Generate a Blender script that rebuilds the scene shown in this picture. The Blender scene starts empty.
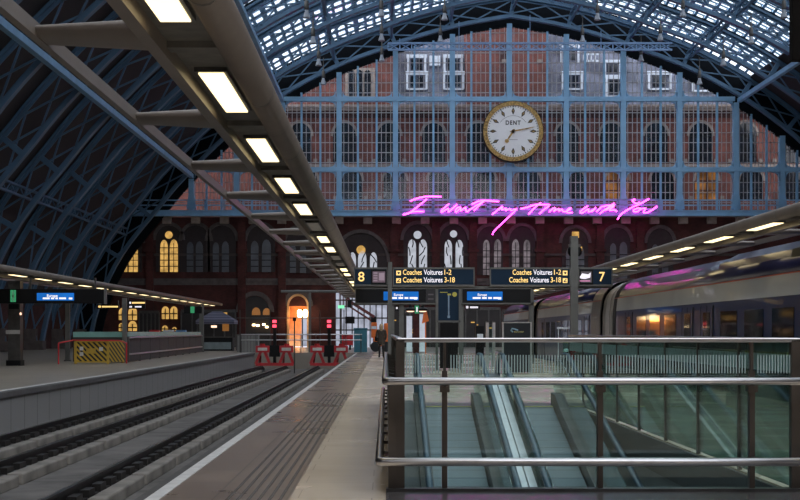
import bpy, bmesh, math, random
from mathutils import Vector, Matrix
random.seed(7)
S = bpy.context.scene
COL = S.collection
F = 1450.0                      # focal length in pixels of the 800x500 frame
CAMZ = 1.35
# ---------------------------------------------------------------- camera, sky, exposure
cd = bpy.data.cameras.new('camera'); cam = bpy.data.objects.new('camera', cd); COL.objects.link(cam)
cam.location = (0, 0, CAMZ); cam.rotation_euler = (math.pi/2, 0, 0)
cd.sensor_width = 36; cd.lens = F/800*36; cd.shift_x = 14/800; cd.shift_y = 82/800
cd.clip_start = .1; cd.clip_end = 600
S.camera = cam
S.view_settings.view_transform = 'Standard'; S.view_settings.look = 'None'
S.view_settings.gamma = 1; S.view_settings.use_curve_mapping = False
S.view_settings.exposure = 0.3
S.cycles.use_denoising = True
S.cycles.max_bounces = 10; S.cycles.transparent_max_bounces = 24
S.cycles.sample_clamp_indirect = 6
SKY = 2.2
w = bpy.data.worlds.new('overcast_sky'); S.world = w; w.use_nodes = True
nt = w.node_tree; nt.nodes.clear()
out = nt.nodes.new('ShaderNodeOutputWorld'); bg = nt.nodes.new('ShaderNodeBackground')
tc = nt.nodes.new('ShaderNodeTexCoord'); nz = nt.nodes.new('ShaderNodeTexNoise'); cr = nt.nodes.new('ShaderNodeValToRGB')
nz.inputs['Scale'].default_value = 6; nz.inputs['Detail'].default_value = 5
cr.color_ramp.elements[0].color = (.58, .64, .76, 1); cr.color_ramp.elements[1].color = (1, .975, .95, 1)
cr.color_ramp.elements[0].position = .3; cr.color_ramp.elements[1].position = .7
nt.links.new(tc.outputs['Generated'], nz.inputs['Vector']); nt.links.new(nz.outputs['Fac'], cr.inputs['Fac'])
nt.links.new(cr.outputs['Color'], bg.inputs['Color']); bg.inputs['Strength'].default_value = SKY
nt.links.new(bg.outputs[0], out.inputs[0])

# ---------------------------------------------------------------- helpers
def X(px, Y): return (px-386)*Y/F
def Z(py, Y): return CAMZ+(332-py)*Y/F

class MB:
    def __init__(s): s.v = []; s.f = []
    def add(s, vs, fs):
        n = len(s.v); s.v += [tuple(v) for v in vs]; s.f += [tuple(i+n for i in f) for f in fs]; return s
    def box(s, x0, x1, y0, y1, z0, z1):
        return s.add([(x0,y0,z0),(x1,y0,z0),(x1,y1,z0),(x0,y1,z0),(x0,y0,z1),(x1,y0,z1),(x1,y1,z1),(x0,y1,z1)],
              [(3,2,1,0),(4,5,6,7),(0,1,5,4),(1,2,6,5),(2,3,7,6),(3,0,4,7)])
    def cbox(s, c, sx, sy, sz):
        return s.box(c[0]-sx/2, c[0]+sx/2, c[1]-sy/2, c[1]+sy/2, c[2]-sz/2, c[2]+sz/2)
    def bar(s, p, q, wd, h=None, up=(0,0,1)):
        p = Vector(p); q = Vector(q); d = (q-p).normalized(); h = h or wd
        a = d.cross(Vector(up))
        if a.length < 1e-4: a = d.cross(Vector((1,0,0)))
        a.normalize(); b = a.cross(d).normalized()
        vs = [e+a*i*wd/2+b*j*h/2 for e in (p,q) for i,j in ((-1,-1),(1,-1),(1,1),(-1,1))]
        return s.add(vs, [(3,2,1,0),(4,5,6,7),(0,1,5,4),(1,2,6,5),(2,3,7,6),(3,0,4,7)])
    def path(s, pts, r, n=8, closed=False, flat=1.0):
        pts = [Vector(p) for p in pts]; m = len(pts); base = len(s.v); ref = None
        rs = r if isinstance(r, (list, tuple)) else [r]*m
        for i, p in enumerate(pts):
            if closed: t = pts[(i+1)%m]-pts[i-1]
            else: t = pts[min(i+1,m-1)]-pts[max(i-1,0)]
            t.normalize()
            if ref is None:
                ref = t.cross(Vector((0,0,1)))
                if ref.length < 1e-3: ref = t.cross(Vector((1,0,0)))
            a = (ref - t*ref.dot(t)); a.normalize(); ref = a; b = t.cross(a)
            for k in range(n):
                an = 2*math.pi*k/n
                s.v.append(tuple(p+a*math.cos(an)*rs[i]+b*math.sin(an)*rs[i]*flat))
        for i in range(m if closed else m-1):
            j = (i+1)%m
            for k in range(n):
                l = (k+1)%n
                s.f.append((base+i*n+k, base+i*n+l, base+j*n+l, base+j*n+k))
        if not closed:
            s.f.append(tuple(base+k for k in reversed(range(n)))); s.f.append(tuple(base+(m-1)*n+k for k in range(n)))
        return s
    def tube(s, p, q, r, n=8, r2=None): return s.path([p, q], [r, r if r2 is None else r2], n)
    def extr(s, poly, ax, a, b):
        def P(u, v, t): return (t,u,v) if ax == 'x' else (u,t,v) if ax == 'y' else (u,v,t)
        n = len(poly); vs = [P(u,v,a) for u,v in poly]+[P(u,v,b) for u,v in poly]
        return s.add(vs, [tuple(reversed(range(n))), tuple(range(n,2*n))]+[(i,(i+1)%n,n+(i+1)%n,n+i) for i in range(n)])
    def strip(s, A, B, closed=False):
        n = len(A); base = len(s.v); s.v += [tuple(p) for p in A]+[tuple(p) for p in B]
        for i in range(n if closed else n-1):
            j = (i+1)%n; s.f.append((base+i, base+j, base+n+j, base+n+i))
        return s
    def lathe(s, prof, c=(0,0,0), n=16):
        base = len(s.v)
        for r, z in prof:
            for k in range(n):
                an = 2*math.pi*k/n; s.v.append((c[0]+r*math.cos(an), c[1]+r*math.sin(an), c[2]+z))
        for i in range(len(prof)-1):
            for k in range(n):
                l = (k+1)%n; s.f.append((base+i*n+k, base+i*n+l, base+(i+1)*n+l, base+(i+1)*n+k))
        s.f.append(tuple(base+k for k in reversed(range(n)))); s.f.append(tuple(base+(len(prof)-1)*n+k for k in range(n)))
        return s
    def build(s, name, mat, parent=None, smooth=False, bevel=0, sub=0, origin=None):
        me = bpy.data.meshes.new(name)
        if parent is not None: o0 = ORG[parent.name]
        elif origin is not None: o0 = Vector(origin)
        else:
            lo = [min(v[i] for v in s.v) for i in range(3)]; hi = [max(v[i] for v in s.v) for i in range(3)]
            o0 = Vector(((lo[0]+hi[0])/2, (lo[1]+hi[1])/2, lo[2]))
        me.from_pydata([(v[0]-o0.x, v[1]-o0.y, v[2]-o0.z) for v in s.v], [], s.f)
        bm = bmesh.new(); bm.from_mesh(me); bmesh.ops.recalc_face_normals(bm, faces=bm.faces); bm.to_mesh(me); bm.free()
        if smooth: me.polygons.foreach_set('use_smooth', [True]*len(me.polygons))
        me.materials.append(mat); me.update()
        o = bpy.data.objects.new(name, me); COL.objects.link(o)
        if parent is not None: o.parent = parent
        else: o.location = o0
        ORG[o.name] = o0
        if bevel:
            b = o.modifiers.new('bevel', 'BEVEL'); b.width = bevel; b.segments = 2; b.limit_method = 'ANGLE'
        return o
ORG = {}
def tag(o, label=None, cat=None, group=None, kind=None):
    if label: o['label'] = label
    if cat: o['category'] = cat
    if group: o['group'] = group
    if kind: o['kind'] = kind
    return o
def thing(name, label, cat, loc, group=None):
    o = bpy.data.objects.new(name, None); COL.objects.link(o); o.location = loc; o.empty_display_size = .3
    ORG[o.name] = Vector(loc); return tag(o, label, cat, group)
def solo(mb, name, mat, label, cat, group=None, **k): return tag(mb.build(name, mat, **k), label, cat, group)
def struct(mb, name, mat, label=None, cat=None, **k): return tag(mb.build(name, mat, **k), label, cat, None, 'structure')
def dup(root, loc, label=None, group=None):
    r = root.copy(); COL.objects.link(r); r.location = loc
    if label: r['label'] = label
    if group: r['group'] = group
    ORG[r.name] = Vector(loc)
    for ch in list(root.children):
        c = ch.copy(); COL.objects.link(c); c.parent = r
        for g in list(ch.children):
            d = g.copy(); COL.objects.link(d); d.parent = c
    return r
def text(name, body, size, loc, mat, parent, align='LEFT', weight=0.0, width=None, ext=.006, spacing=1.0):
    """flat lettering standing upright and facing the platform; cap height = size, squeezed to width"""
    cu = bpy.data.curves.new(name, 'FONT'); cu.body = body; cu.size = size/.70; cu.extrude = ext; cu.offset = weight; cu.space_character = spacing
    tmp = bpy.data.objects.new('tmp', cu); COL.objects.link(tmp); bpy.context.view_layer.update()
    me = bpy.data.meshes.new_from_object(tmp.evaluated_get(bpy.context.evaluated_depsgraph_get())); bpy.data.objects.remove(tmp)
    xs = [v.co.x for v in me.vertices]; x0, x1 = min(xs), max(xs); k = width/(x1-x0) if width else 1.
    off = 0 if align == 'LEFT' else -(x1-x0)*k/2
    for v in me.vertices: v.co = ((v.co.x-x0)*k+off, -v.co.z, v.co.y)
    me.materials.clear(); me.materials.append(mat); me.name = name
    o = bpy.data.objects.new(name, me); COL.objects.link(o)
    o.parent = parent; o.location = Vector(loc)-ORG[parent.name]; ORG[o.name] = ORG[parent.name]
    return o

# ---------------------------------------------------------------- materials
MATS = {}
def nodes(name):
    m = bpy.data.materials.new(name); m.use_nodes = True; t = m.node_tree
    return m, t, t.nodes, t.links, t.nodes['Principled BSDF']
def mat(name, col, rough=.5, metal=0., var=.15, scale=3., bump=0., emit=None, spec=.5, coat=0., rvar=0.):
    m, t, N, L, b = nodes(name)
    b.inputs['Roughness'].default_value = rough; b.inputs['Metallic'].default_value = metal
    b.inputs['Specular IOR Level'].default_value = spec; b.inputs['Coat Weight'].default_value = coat
    tc = N.new('ShaderNodeTexCoord'); nz = N.new('ShaderNodeTexNoise'); nz.inputs['Scale'].default_value = scale; nz.inputs['Detail'].default_value = 4
    L.new(tc.outputs['Object'], nz.inputs['Vector'])
    r = N.new('ShaderNodeValToRGB'); r.color_ramp.elements[0].position = .3; r.color_ramp.elements[1].position = .7
    r.color_ramp.elements[0].color = tuple(c*(1-var) for c in col)+(1,); r.color_ramp.elements[1].color = tuple(min(1, c*(1+var)) for c in col)+(1,)
    L.new(nz.outputs['Fac'], r.inputs['Fac']); L.new(r.outputs['Color'], b.inputs['Base Color'])
    if rvar:
        mr = N.new('ShaderNodeMapRange'); mr.inputs['To Min'].default_value = max(0, rough-rvar); mr.inputs['To Max'].default_value = rough+rvar
        L.new(nz.outputs['Fac'], mr.inputs['Value']); L.new(mr.outputs['Result'], b.inputs['Roughness'])
    if bump:
        bp = N.new('ShaderNodeBump'); bp.inputs['Strength'].default_value = bump; bp.inputs['Distance'].default_value = .02
        L.new(nz.outputs['Fac'], bp.inputs['Height']); L.new(bp.outputs['Normal'], b.inputs['Normal'])
    if emit:
        b.inputs['Emission Color'].default_value = emit[0]+(1,); b.inputs['Emission Strength'].default_value = emit[1]
    MATS[name] = m; return m
def glow(name, col, strength, var=0., scale=3.):
    m, t, N, L, b = nodes(name); N.remove(b)
    e = N.new('ShaderNodeEmission'); e.inputs['Strength'].default_value = strength; e.inputs['Color'].default_value = col+(1,)
    if var:
        tc = N.new('ShaderNodeTexCoord'); nz = N.new('ShaderNodeTexNoise'); nz.inputs['Scale'].default_value = scale
        L.new(tc.outputs['Object'], nz.inputs['Vector']); r = N.new('ShaderNodeValToRGB')
        r.color_ramp.elements[0].position = .35; r.color_ramp.elements[1].position = .65
        r.color_ramp.elements[0].color = tuple(c*(1-var) for c in col)+(1,); r.color_ramp.elements[1].color = col+(1,)
        L.new(nz.outputs['Fac'], r.inputs['Fac']); L.new(r.outputs['Color'], e.inputs['Color'])
    L.new(e.outputs[0], N['Material Output'].inputs['Surface']); MATS[name] = m; return m
def brick(name, c1, c2, mortar, scale, axes='xz', bw=.5, rh=.25, ms=.02, rough=.8, spec=.3, rvar=None, bump=0, mott=(.62,1.14), msc=.8):
    m, t, N, L, b = nodes(name); b.inputs['Roughness'].default_value = rough; b.inputs['Specular IOR Level'].default_value = spec
    tc = N.new('ShaderNodeTexCoord'); sp = N.new('ShaderNodeSeparateXYZ'); cb = N.new('ShaderNodeCombineXYZ'); br = N.new('ShaderNodeTexBrick')
    L.new(tc.outputs['Object'], sp.inputs[0]); L.new(sp.outputs[axes[0].upper()], cb.inputs['X']); L.new(sp.outputs[axes[1].upper()], cb.inputs['Y'])
    L.new(cb.outputs[0], br.inputs['Vector'])
    br.inputs['Color1'].default_value = c1+(1,); br.inputs['Color2'].default_value = c2+(1,); br.inputs['Mortar'].default_value = mortar+(1,)
    br.inputs['Scale'].default_value = scale; br.inputs['Mortar Size'].default_value = ms; br.inputs['Brick Width'].default_value = bw; br.inputs['Row Height'].default_value = rh
    nz = N.new('ShaderNodeTexNoise'); nz.inputs['Scale'].default_value = msc; nz.inputs['Detail'].default_value = 6; L.new(tc.outputs['Object'], nz.inputs['Vector'])
    mx = N.new('ShaderNodeMix'); mx.data_type = 'RGBA'; mx.blend_type = 'MULTIPLY'; mx.inputs['Factor'].default_value = 1
    r = N.new('ShaderNodeValToRGB'); r.color_ramp.elements[0].color = (mott[0],)*3+(1,); r.color_ramp.elements[1].color = (mott[1],)*3+(1,)
    r.color_ramp.elements[0].position = .35; r.color_ramp.elements[1].position = .65
    L.new(nz.outputs['Fac'], r.inputs['Fac']); L.new(br.outputs['Color'], mx.inputs['A']); L.new(r.outputs['Color'], mx.inputs['B']); L.new(mx.outputs['Result'], b.inputs['Base Color'])
    if rvar:
        mr = N.new('ShaderNodeMapRange'); mr.inputs['From Min'].default_value = .3; mr.inputs['From Max'].default_value = .7
        mr.inputs['To Min'].default_value = rvar[0]; mr.inputs['To Max'].default_value = rvar[1]
        L.new(nz.outputs['Fac'], mr.inputs['Value']); L.new(mr.outputs['Result'], b.inputs['Roughness'])
    MATS[name] = m; return m
def lines(name, c1, c2, vec, period, frac, rough=.5, metal=0., spec=.5):
    """surface c1 with bands of c2 every period metres along vec"""
    m, t, N, L, b = nodes(name); b.inputs['Roughness'].default_value = rough; b.inputs['Metallic'].default_value = metal; b.inputs['Specular IOR Level'].default_value = spec
    tc = N.new('ShaderNodeTexCoord'); dp = N.new('ShaderNodeVectorMath'); dp.operation = 'DOT_PRODUCT'
    dp.inputs[1].default_value = tuple(c/period for c in vec)
    fr = N.new('ShaderNodeMath'); fr.operation = 'FRACT'; gt = N.new('ShaderNodeMath'); gt.operation = 'LESS_THAN'; gt.inputs[1].default_value = frac
    mx = N.new('ShaderNodeMix'); mx.data_type = 'RGBA'; mx.inputs['A'].default_value = c1+(1,); mx.inputs['B'].default_value = c2+(1,)
    L.new(tc.outputs['Object'], dp.inputs[0]); L.new(dp.outputs['Value'], fr.inputs[0]); L.new(fr.outputs[0], gt.inputs[0])
    L.new(gt.outputs[0], mx.inputs['Factor']); L.new(mx.outputs['Result'], b.inputs['Base Color'])
    MATS[name] = m; return m
def glass(name, tint, gloss=.08, rough=.02, dirt=0., fres=1.45):
    m, t, N, L, b = nodes(name); N.remove(b)
    tr = N.new('ShaderNodeBsdfTransparent'); tr.inputs['Color'].default_value = tint+(1,)
    gl = N.new('ShaderNodeBsdfGlossy'); gl.inputs['Roughness'].default_value = rough; gl.inputs['Color'].default_value = (.9,.95,.95,1)
    fr = N.new('ShaderNodeFresnel'); fr.inputs['IOR'].default_value = fres
    ml = N.new('ShaderNodeMath'); ml.operation = 'MULTIPLY_ADD'; ml.inputs[1].default_value = .8; ml.inputs[2].default_value = gloss*.3
    mx = N.new('ShaderNodeMixShader'); L.new(fr.outputs[0], ml.inputs[0]); L.new(ml.outputs[0], mx.inputs[0]); L.new(tr.outputs[0], mx.inputs[1]); L.new(gl.outputs[0], mx.inputs[2])
    last = mx
    if dirt:
        df = N.new('ShaderNodeBsdfDiffuse'); df.inputs['Color'].default_value = (.5,.58,.56,1); m2 = N.new('ShaderNodeMixShader')
        nz = N.new('ShaderNodeTexNoise'); nz.inputs['Scale'].default_value = 1.5; tc = N.new('ShaderNodeTexCoord'); L.new(tc.outputs['Object'], nz.inputs['Vector'])
        mm = N.new('ShaderNodeMath'); mm.operation = 'MULTIPLY'; mm.inputs[1].default_value = dirt*2; L.new(nz.outputs['Fac'], mm.inputs[0])
        L.new(mm.outputs[0], m2.inputs[0]); L.new(mx.outputs[0], m2.inputs[1]); L.new(df.outputs[0], m2.inputs[2]); last = m2
    L.new(last.outputs[0], N['Material Output'].inputs['Surface']); MATS[name] = m; return m

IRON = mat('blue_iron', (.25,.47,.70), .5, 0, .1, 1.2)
IRON_SHADED = mat('blue_iron_shaded', (.075,.155,.25), .5, 0, .12, .8)  # same blue paint as the screen, with the roof's dimness put into the colour
BOARD = lines('roof_boards', (.035,.03,.032), (.016,.016,.02), (0,1,0), .35, .12, .85)
SLATE = brick('slate', (.16,.17,.22), (.23,.24,.31), (.08,.08,.1), 3, 'xz')
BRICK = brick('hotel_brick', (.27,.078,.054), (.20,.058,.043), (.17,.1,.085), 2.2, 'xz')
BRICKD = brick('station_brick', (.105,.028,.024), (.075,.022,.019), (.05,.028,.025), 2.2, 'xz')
BRICKL = brick('side_brick', (.10,.04,.035), (.07,.03,.028), (.05,.03,.03), 2.2, 'yz')
STONE = mat('pale_stone', (.33,.26,.22), .8, 0, .25, 2)
STONED = mat('grey_stone', (.105,.085,.08), .8, 0, .3, 2)
DGLASS = mat('dark_window_glass', (.012,.014,.02), .12, 0, .3, 1)
GGLASS = mat('grey_window_glass', (.10,.105,.12), .3, 0, .3, 1)
WHITEF = mat('white_frame', (.72,.77,.84), .6, 0, .1, 3)
FLOOR = brick('platform_terrazzo', (.72,.595,.45), (.69,.57,.43), (.48,.40,.31), 1.0, 'xy', 1.2, .6, .005, .3, .5, (.22,.30), mott=(.9,1.06), msc=.5)
PAVE = brick('platform_paving', (.25,.185,.14), (.21,.155,.12), (.11,.085,.065), 1.0, 'yx', 1.2, .6, .008, .35, .5, (.24,.34), mott=(.85,1.08), msc=.6)
LFLOOR = brick('far_platform_tiles', (.34,.30,.25), (.32,.28,.235), (.2,.18,.15), 1.0, 'xy', 1.2, .6, .006, .36, .4, None, mott=(.92,1.05), msc=.5)
CONC = lines('wall_concrete', (.25,.238,.23), (.10,.095,.09), (0,1,0), 1.25, .03, .85)
SLAB = mat('track_slab', (.135,.124,.113), .9, 0, .35, 1.5, .3)
BLOCK = mat('plinth_concrete', (.205,.185,.16), .85, 0, .5, 1.2, .4)
RAILM = mat('rail_steel', (.035,.032,.03), .45, .6, .3, 4)
RAILT = mat('polished_rail_head', (.3,.29,.28), .3, 1., .1, 4)
WHITE = mat('white_line_paint', (.62,.6,.57), .6, 0, .15, 5)
CANOPY = mat('canopy_paint', (.175,.145,.122), .45, 0, .1, 2)
CANOPYD = mat('canopy_panel', (.12,.11,.095), .6, 0, .3, 6)
LAMP = glow('lamp_diffuser', (1,.80,.43), 1.9)
LAMPOFF = mat('unlit_diffuser', (.5,.48,.44), .5)
STEEL = mat('brushed_steel', (.62,.60,.60), .28, 1., .06, 8)
STEELD = mat('dark_steel', (.10,.095,.09), .4, .7, .2, 4)
POLE = mat('pole_grey', (.13,.13,.12), .45, .2, .15, 3)
NAVY = mat('sign_navy', (.010,.028,.055), .5, 0, .1, 2, spec=.15)
BLACK = mat('black_casing', (.005,.005,.006), .4, 0, .2, 2, spec=.2)
SIGNY = mat('sign_yellow', (.95,.62,.22), .5, emit=((1,.66,.22), .75))
SIGNW = mat('sign_white', (.85,.82,.85), .5, emit=((.9,.85,.95), .6))
SCRB = glow('screen_blue', (.02,.22,.80), .62, .25, 1.2)
SCRW = glow('screen_white', (.95,.9,.9), 1.0)
SCRG = mat('screen_grey', (.12,.08,.10), .3, emit=((.36,.24,.30), .14), var=.5, scale=5)
GREENS = glow('exit_green', (.06,.40,.18), .5)
REDL = glow('red_lamp', (1,.06,.10), 2.2)
RED = mat('red_paint', (.55,.02,.028), .4, 0, .2, 3)
TRAINB = mat('train_blue', (.006,.02,.085), .3, 0, .08, .6, spec=.2, coat=.22)
TRAINR = mat('train_roof_blue', (.026,.030,.095), .3, 0, .1, .6, spec=.3, coat=.75)
for _m in (TRAINR,): _m.node_tree.nodes['Principled BSDF'].inputs['Coat Roughness'].default_value = .16
TRAING = mat('train_grey', (.58,.62,.64), .35, 0, .08, .6, coat=.2)
TRAINY = mat('train_yellow', (.62,.45,.05), .4)
TRAINRD = mat('train_red', (.5,.09,.05), .4)
TGLASS = mat('train_window', (.008,.009,.012), .06, 0, .2, 1, spec=.35)
RUBBER = mat('black_rubber', (.012,.012,.013), .6)
BELT = lines('walkway_pallets', (.14,.185,.21), (.045,.06,.07), (0,1,0), .4, .07, .4, .3)
HAND = mat('handrail_blue', (.035,.075,.12), .3, 0, .1, 3)
DECK = mat('deck_steel', (.85,.85,.88), .35, .35, .08, 6)
GLASSB = glass('balustrade_glass', (.84,.94,.91), .06, .01, .004)
GLASSC = glass('side_balustrade_glass', (.66,.84,.77), .10, .02, .012)
GLASSR = glass('roof_glass', (.90,.95,.99), .02, .1, .01, 1.15)
GLASSS = glass('screen_glass', (.86,.90,.96), .05, .05, .012, 1.3)
ETCH = mat('etched_film', (.34,.45,.44), .6, 0, .1, 5)
GOLD = mat('gilded_rim', (.42,.27,.09), .5, .3, .7, 7)
DIAL = mat('clock_dial', (.95,.96,.97), .5, 0, .03, 3)
INK = mat('clock_black', (.015,.014,.014), .5)
NEON = glow('neon_pink', (1,.035,.55), 13)
WARMW = glow('warm_lit_window', (1,.58,.16), .62, .45, 2.5)
AMBW = glow('amber_lit_window', (1,.40,.10), .30, .75, .7)
DAYW = glow('daylit_window', (.70,.74,.84), .62, .3, 1.2)
PINKW = glow('pink_lit_window', (.62,.52,.58), .28, .6, 1.5)
ENTR = glow('daylit_entrance', (.66,.70,.86), .62, .45, 1.1)
ORANGE = mat('passage_stone', (.62,.40,.20), .7, 0, .3, 1.4)
LANT = glow('lantern_glass', (1,.72,.38), 9)
DARKW = mat('dark_shopfront', (.018,.014,.013), .4, 0, .4, 1)
TEALG = mat('teal_glass_edge', (.22,.42,.38), .25, 0, .1, 2)
PERF = lines('perforated_cladding', (.038,.036,.032), (.075,.07,.062), (0,1,0), .9, .05, .6)
HAZ = lines('hazard_stripes', (.52,.34,.03), (.012,.011,.01), (1,.9,1), .22, .5, .5)
YEL = mat('yellow_trim', (.48,.31,.035), .5)
TENT = mat('parasol_canvas', (.10,.10,.15), .8)
ORNG = mat('hi_vis_orange', (.8,.17,.03), .6)
TEAL = mat('teal_panel', (.03,.16,.22), .5)
BRONZE = mat('bronze_cladding', (.085,.070,.058), .35, .6, .25, 3)
FASCIA = mat('well_fascia', (.05,.055,.06), .4, .2, .2, 2)
WELLP = mat('well_lower_panel', (.22,.245,.26), .5, 0, .15, 2)
YLINE = mat('comb_yellow', (.75,.68,.25), .5)
# ================================================================ LARGE STRUCTURE
YG = 128.0                       # the clock screen
CX = 10.94                       # centre of the shed
WELL = (0.14, 3.46, 12.34, 26.1) # walkway well x0,x1,y0,y1
PE = -2.02                       # platform edges
LE = -8.6
RE = 7.75
# floors
m = MB()
m.box(-.78, WELL[0], -8, 94, -1.1, 0).box(WELL[0], WELL[1], -8, WELL[2], -1.1, 0).box(WELL[0], WELL[1], WELL[3], 94, -1.1, 0).box(WELL[1], RE, -8, 94, -1.1, 0)
struct(m, 'floor', FLOOR, 'pale polished platform floor around the walkway well', 'floor')
m = MB().box(PE, -.78, -8, 94, -1.1, 0)
struct(m, 'floor', PAVE, 'brown paved strip along the near platform edge', 'floor')
m = MB().box(-27.2, LE, -8, 94, -1.1, 0)
struct(m, 'floor', LFLOOR, 'tiled platform across the tracks', 'floor')
m = MB().box(-27.2, RE, 94, 129.3, -1.1, 0).box(RE, 50, 108, 129.3, -1.1, 0)
struct(m, 'floor', LFLOOR, 'concourse floor behind the buffer stops', 'floor')
m = MB().box(LE+.02, PE-.02, -8, 94, -1.35, -1.05)
struct(m, 'floor', SLAB, 'dark concrete slab under the two left tracks', 'floor')
m = MB().box(RE+.02, 11.6, -8, 108, -1.35, -1.05)
struct(m, 'floor', SLAB, 'track slab under the blue train', 'floor')
m = MB().box(11.6, 50, -8, 108, -1.1, 0)
struct(m, 'floor', LFLOOR, 'platform beyond the blue train', 'floor')
# concrete faces of the far platform, its nosing and edge line
m = MB().box(LE, LE+.06, -8, 94, -1.05, -.12)
struct(m, 'wall_left', CONC, 'grey concrete face of the far platform', 'wall')
m = MB().box(LE-.12, LE+.12, -8, 94, -.12, .004)
struct(m, 'trim_1', mat('nosing', (.10,.095,.09), .6), 'dark nosing of the far platform edge', 'platform edge')
solo(MB().box(LE-.30, LE-.14, -8, 93, .0, .006), 'edge_line', WHITE, 'thin pale line along the edge of the far platform', 'painted line')
solo(MB().box(-1.94, -1.825, 4, 91.5, .0, .006), 'edge_line', WHITE, 'white line along the edge of the near platform', 'painted line')
m = MB().box(PE, -1.94, 4, 94, .0, .004)
struct(m, 'trim_2', mat('edge_coping', (.06,.055,.05), .7, 0, .3, 3), 'dark coping outside the white line', 'platform edge')
m = MB()
for k in range(6): m.box(-1.29+k*.085, -1.265+k*.085, 5, 32, 0, .006)
solo(m, 'tactile_strip', mat('tactile_ridge', (.085,.07,.06), .6), 'dark ribbed guide strip set into the brown paving', 'tactile paving')
# well walls
x0, x1, y0, y1 = WELL
struct(MB().box(x0-.1, x0+.02, y0, y1, -4.4, -.02), 'wall_well_left', FASCIA, 'left wall of the walkway well', 'wall')
struct(MB().box(x0, x1, y0-.12, y0+.0, -4.4, -1.1), 'wall_well_front', FASCIA, 'front wall of the walkway well', 'wall')
m = MB().box(x1-.03, x1+.1, y0, y1, -.44, -.02)
struct(m, 'trim_3', FASCIA, 'dark fascia round the right side of the well', 'fascia')
struct(MB().box(x1-.01, x1+.1, y0, y1, -4.4, -.44), 'wall_well_right', WELLP, 'grey right wall of the walkway well', 'wall')
struct(MB().box(x0, x1, y1, y1+.12, -4.4, -1.1), 'wall_well_back', FASCIA, 'back wall of the walkway well', 'wall')
struct(MB().box(x0, x1, y0-1, y1+2, -4.6, -4.4), 'floor', FASCIA, 'bottom of the walkway well', 'floor')

# ---------------------------------------------------------------- the arch
PROF = [(0,28.98),(4.4,28.2),(8.8,27.0),(11.1,26.15),(15.0,24.7),(19.6,22.3),(24.5,18.8),(28.8,14.6),(31.1,11.85),(33.6,8.75),(35.25,5.85),(36.3,2.9),(36.9,0)]
def crom(P, n):
    o = []
    for i in range(len(P)-1):
        p0 = P[i-1] if i else (2*P[0][0]-P[1][0], 2*P[0][1]-P[1][1]); p1 = P[i]; p2 = P[i+1]
        p3 = P[i+2] if i+2 < len(P) else (2*p2[0]-p1[0], 2*p2[1]-p1[1])
        for k in range(n):
            t = k/n
            o.append(tuple(.5*(2*p1[j]+(p2[j]-p0[j])*t+(2*p0[j]-5*p1[j]+4*p2[j]-p3[j])*t*t+(3*p1[j]-p0[j]-3*p2[j]+p3[j])*t**3) for j in (0,1)))
    o.append(P[-1]); return o
_d = crom(PROF, 20)
_l = [0]
for a, b in zip(_d, _d[1:]): _l.append(_l[-1]+math.dist(a, b))
ALEN = _l[-1]
def arc(s, off=0.):
    """point (r,z) at arc length s from the apex, pushed outwards by off"""
    s = max(0, min(ALEN, s)); i = 0
    import bisect
    i = min(max(bisect.bisect_left(_l, s)-1, 0), len(_d)-2)
    t = (s-_l[i])/(_l[i+1]-_l[i]); a, b = _d[i], _d[i+1]
    r = a[0]+(b[0]-a[0])*t; z = a[1]+(b[1]-a[1])*t
    tx, tz = b[0]-a[0], b[1]-a[1]; L = math.hypot(tx, tz)
    return (r - tz/L*off*(1 if s > 1e-6 else 0), z + tx/L*off)
def zarch(r):
    r = abs(r)
    for a, b in zip(_d, _d[1:]):
        if a[0] <= r <= b[0]: return a[1]+(b[1]-a[1])*(r-a[0])/(b[0]-a[0])
    return 0.
def s_of_r(r):
    for i in range(len(_d)-1):
        if _d[i][0] <= r <= _d[i+1][0]: return _l[i]+(_l[i+1]-_l[i])*(r-_d[i][0])/(_d[i+1][0]-_d[i][0])
def sweep(m, offa, offb, yw, s0=0, s1=None, n=40, y=0.):
    """rectangular band following the arch on both sides"""
    s1 = s1 or ALEN
    for sg in (-1, 1):
        ss = [s0+(s1-s0)*i/n for i in range(n+1)]
        A = [arc(s, offa) for s in ss]; B = [arc(s, offb) for s in ss]
        rows = [[(CX+sg*r, y-yw/2, z) for r, z in A], [(CX+sg*r, y+yw/2, z) for r, z in A], [(CX+sg*r, y+yw/2, z) for r, z in B], [(CX+sg*r, y-yw/2, z) for r, z in B]]
        for i in range(4): m.strip(rows[i], rows[(i+1)%4])
        for e in (0, n): m.add([rows[i][e] for i in range(4)], [(0,1,2,3)])
    return m
DEP = 1.75
RIBY = [127.2-8.94*k for k in range(9)]
ords = ['nearest the clock screen','second from the clock screen','third from the clock screen','fourth from the clock screen','fifth from the clock screen','sixth from the clock screen','seventh from the clock screen','eighth from the clock screen','ninth and last from the clock screen']
rib = thing('roof_rib', 'blue lattice iron roof rib '+ords[0], 'roof rib', (CX, RIBY[0], 0), 'arched iron ribs carrying the roof')
m = MB(); y = RIBY[0]
sweep(m, -.05, .12, .55, y=y); sweep(m, .12, .30, .10, y=y); m.build('lower_chord', IRON_SHADED, rib)
m = MB(); sweep(m, DEP-.1, DEP+.08, .55, y=y); sweep(m, DEP-.28, DEP-.1, .10, y=y); m.build('upper_chord', IRON_SHADED, rib)
m = MB(); NC = 17
for sg in (-1, 1):
    for i in range(NC):
        sa, sb = ALEN*i/NC, ALEN*(i+1)/NC
        for o1, o2, dy in ((.3, DEP-.3, -.07), (DEP-.3, .3, .07)):
            a = arc(sa, o1); b = arc(sb, o2)
            m.bar((CX+sg*a[0], y+dy, a[1]), (CX+sg*b[0], y+dy, b[1]), .11, .11, (0,1,0))
m.build('lattice', IRON_SHADED, rib)
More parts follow.
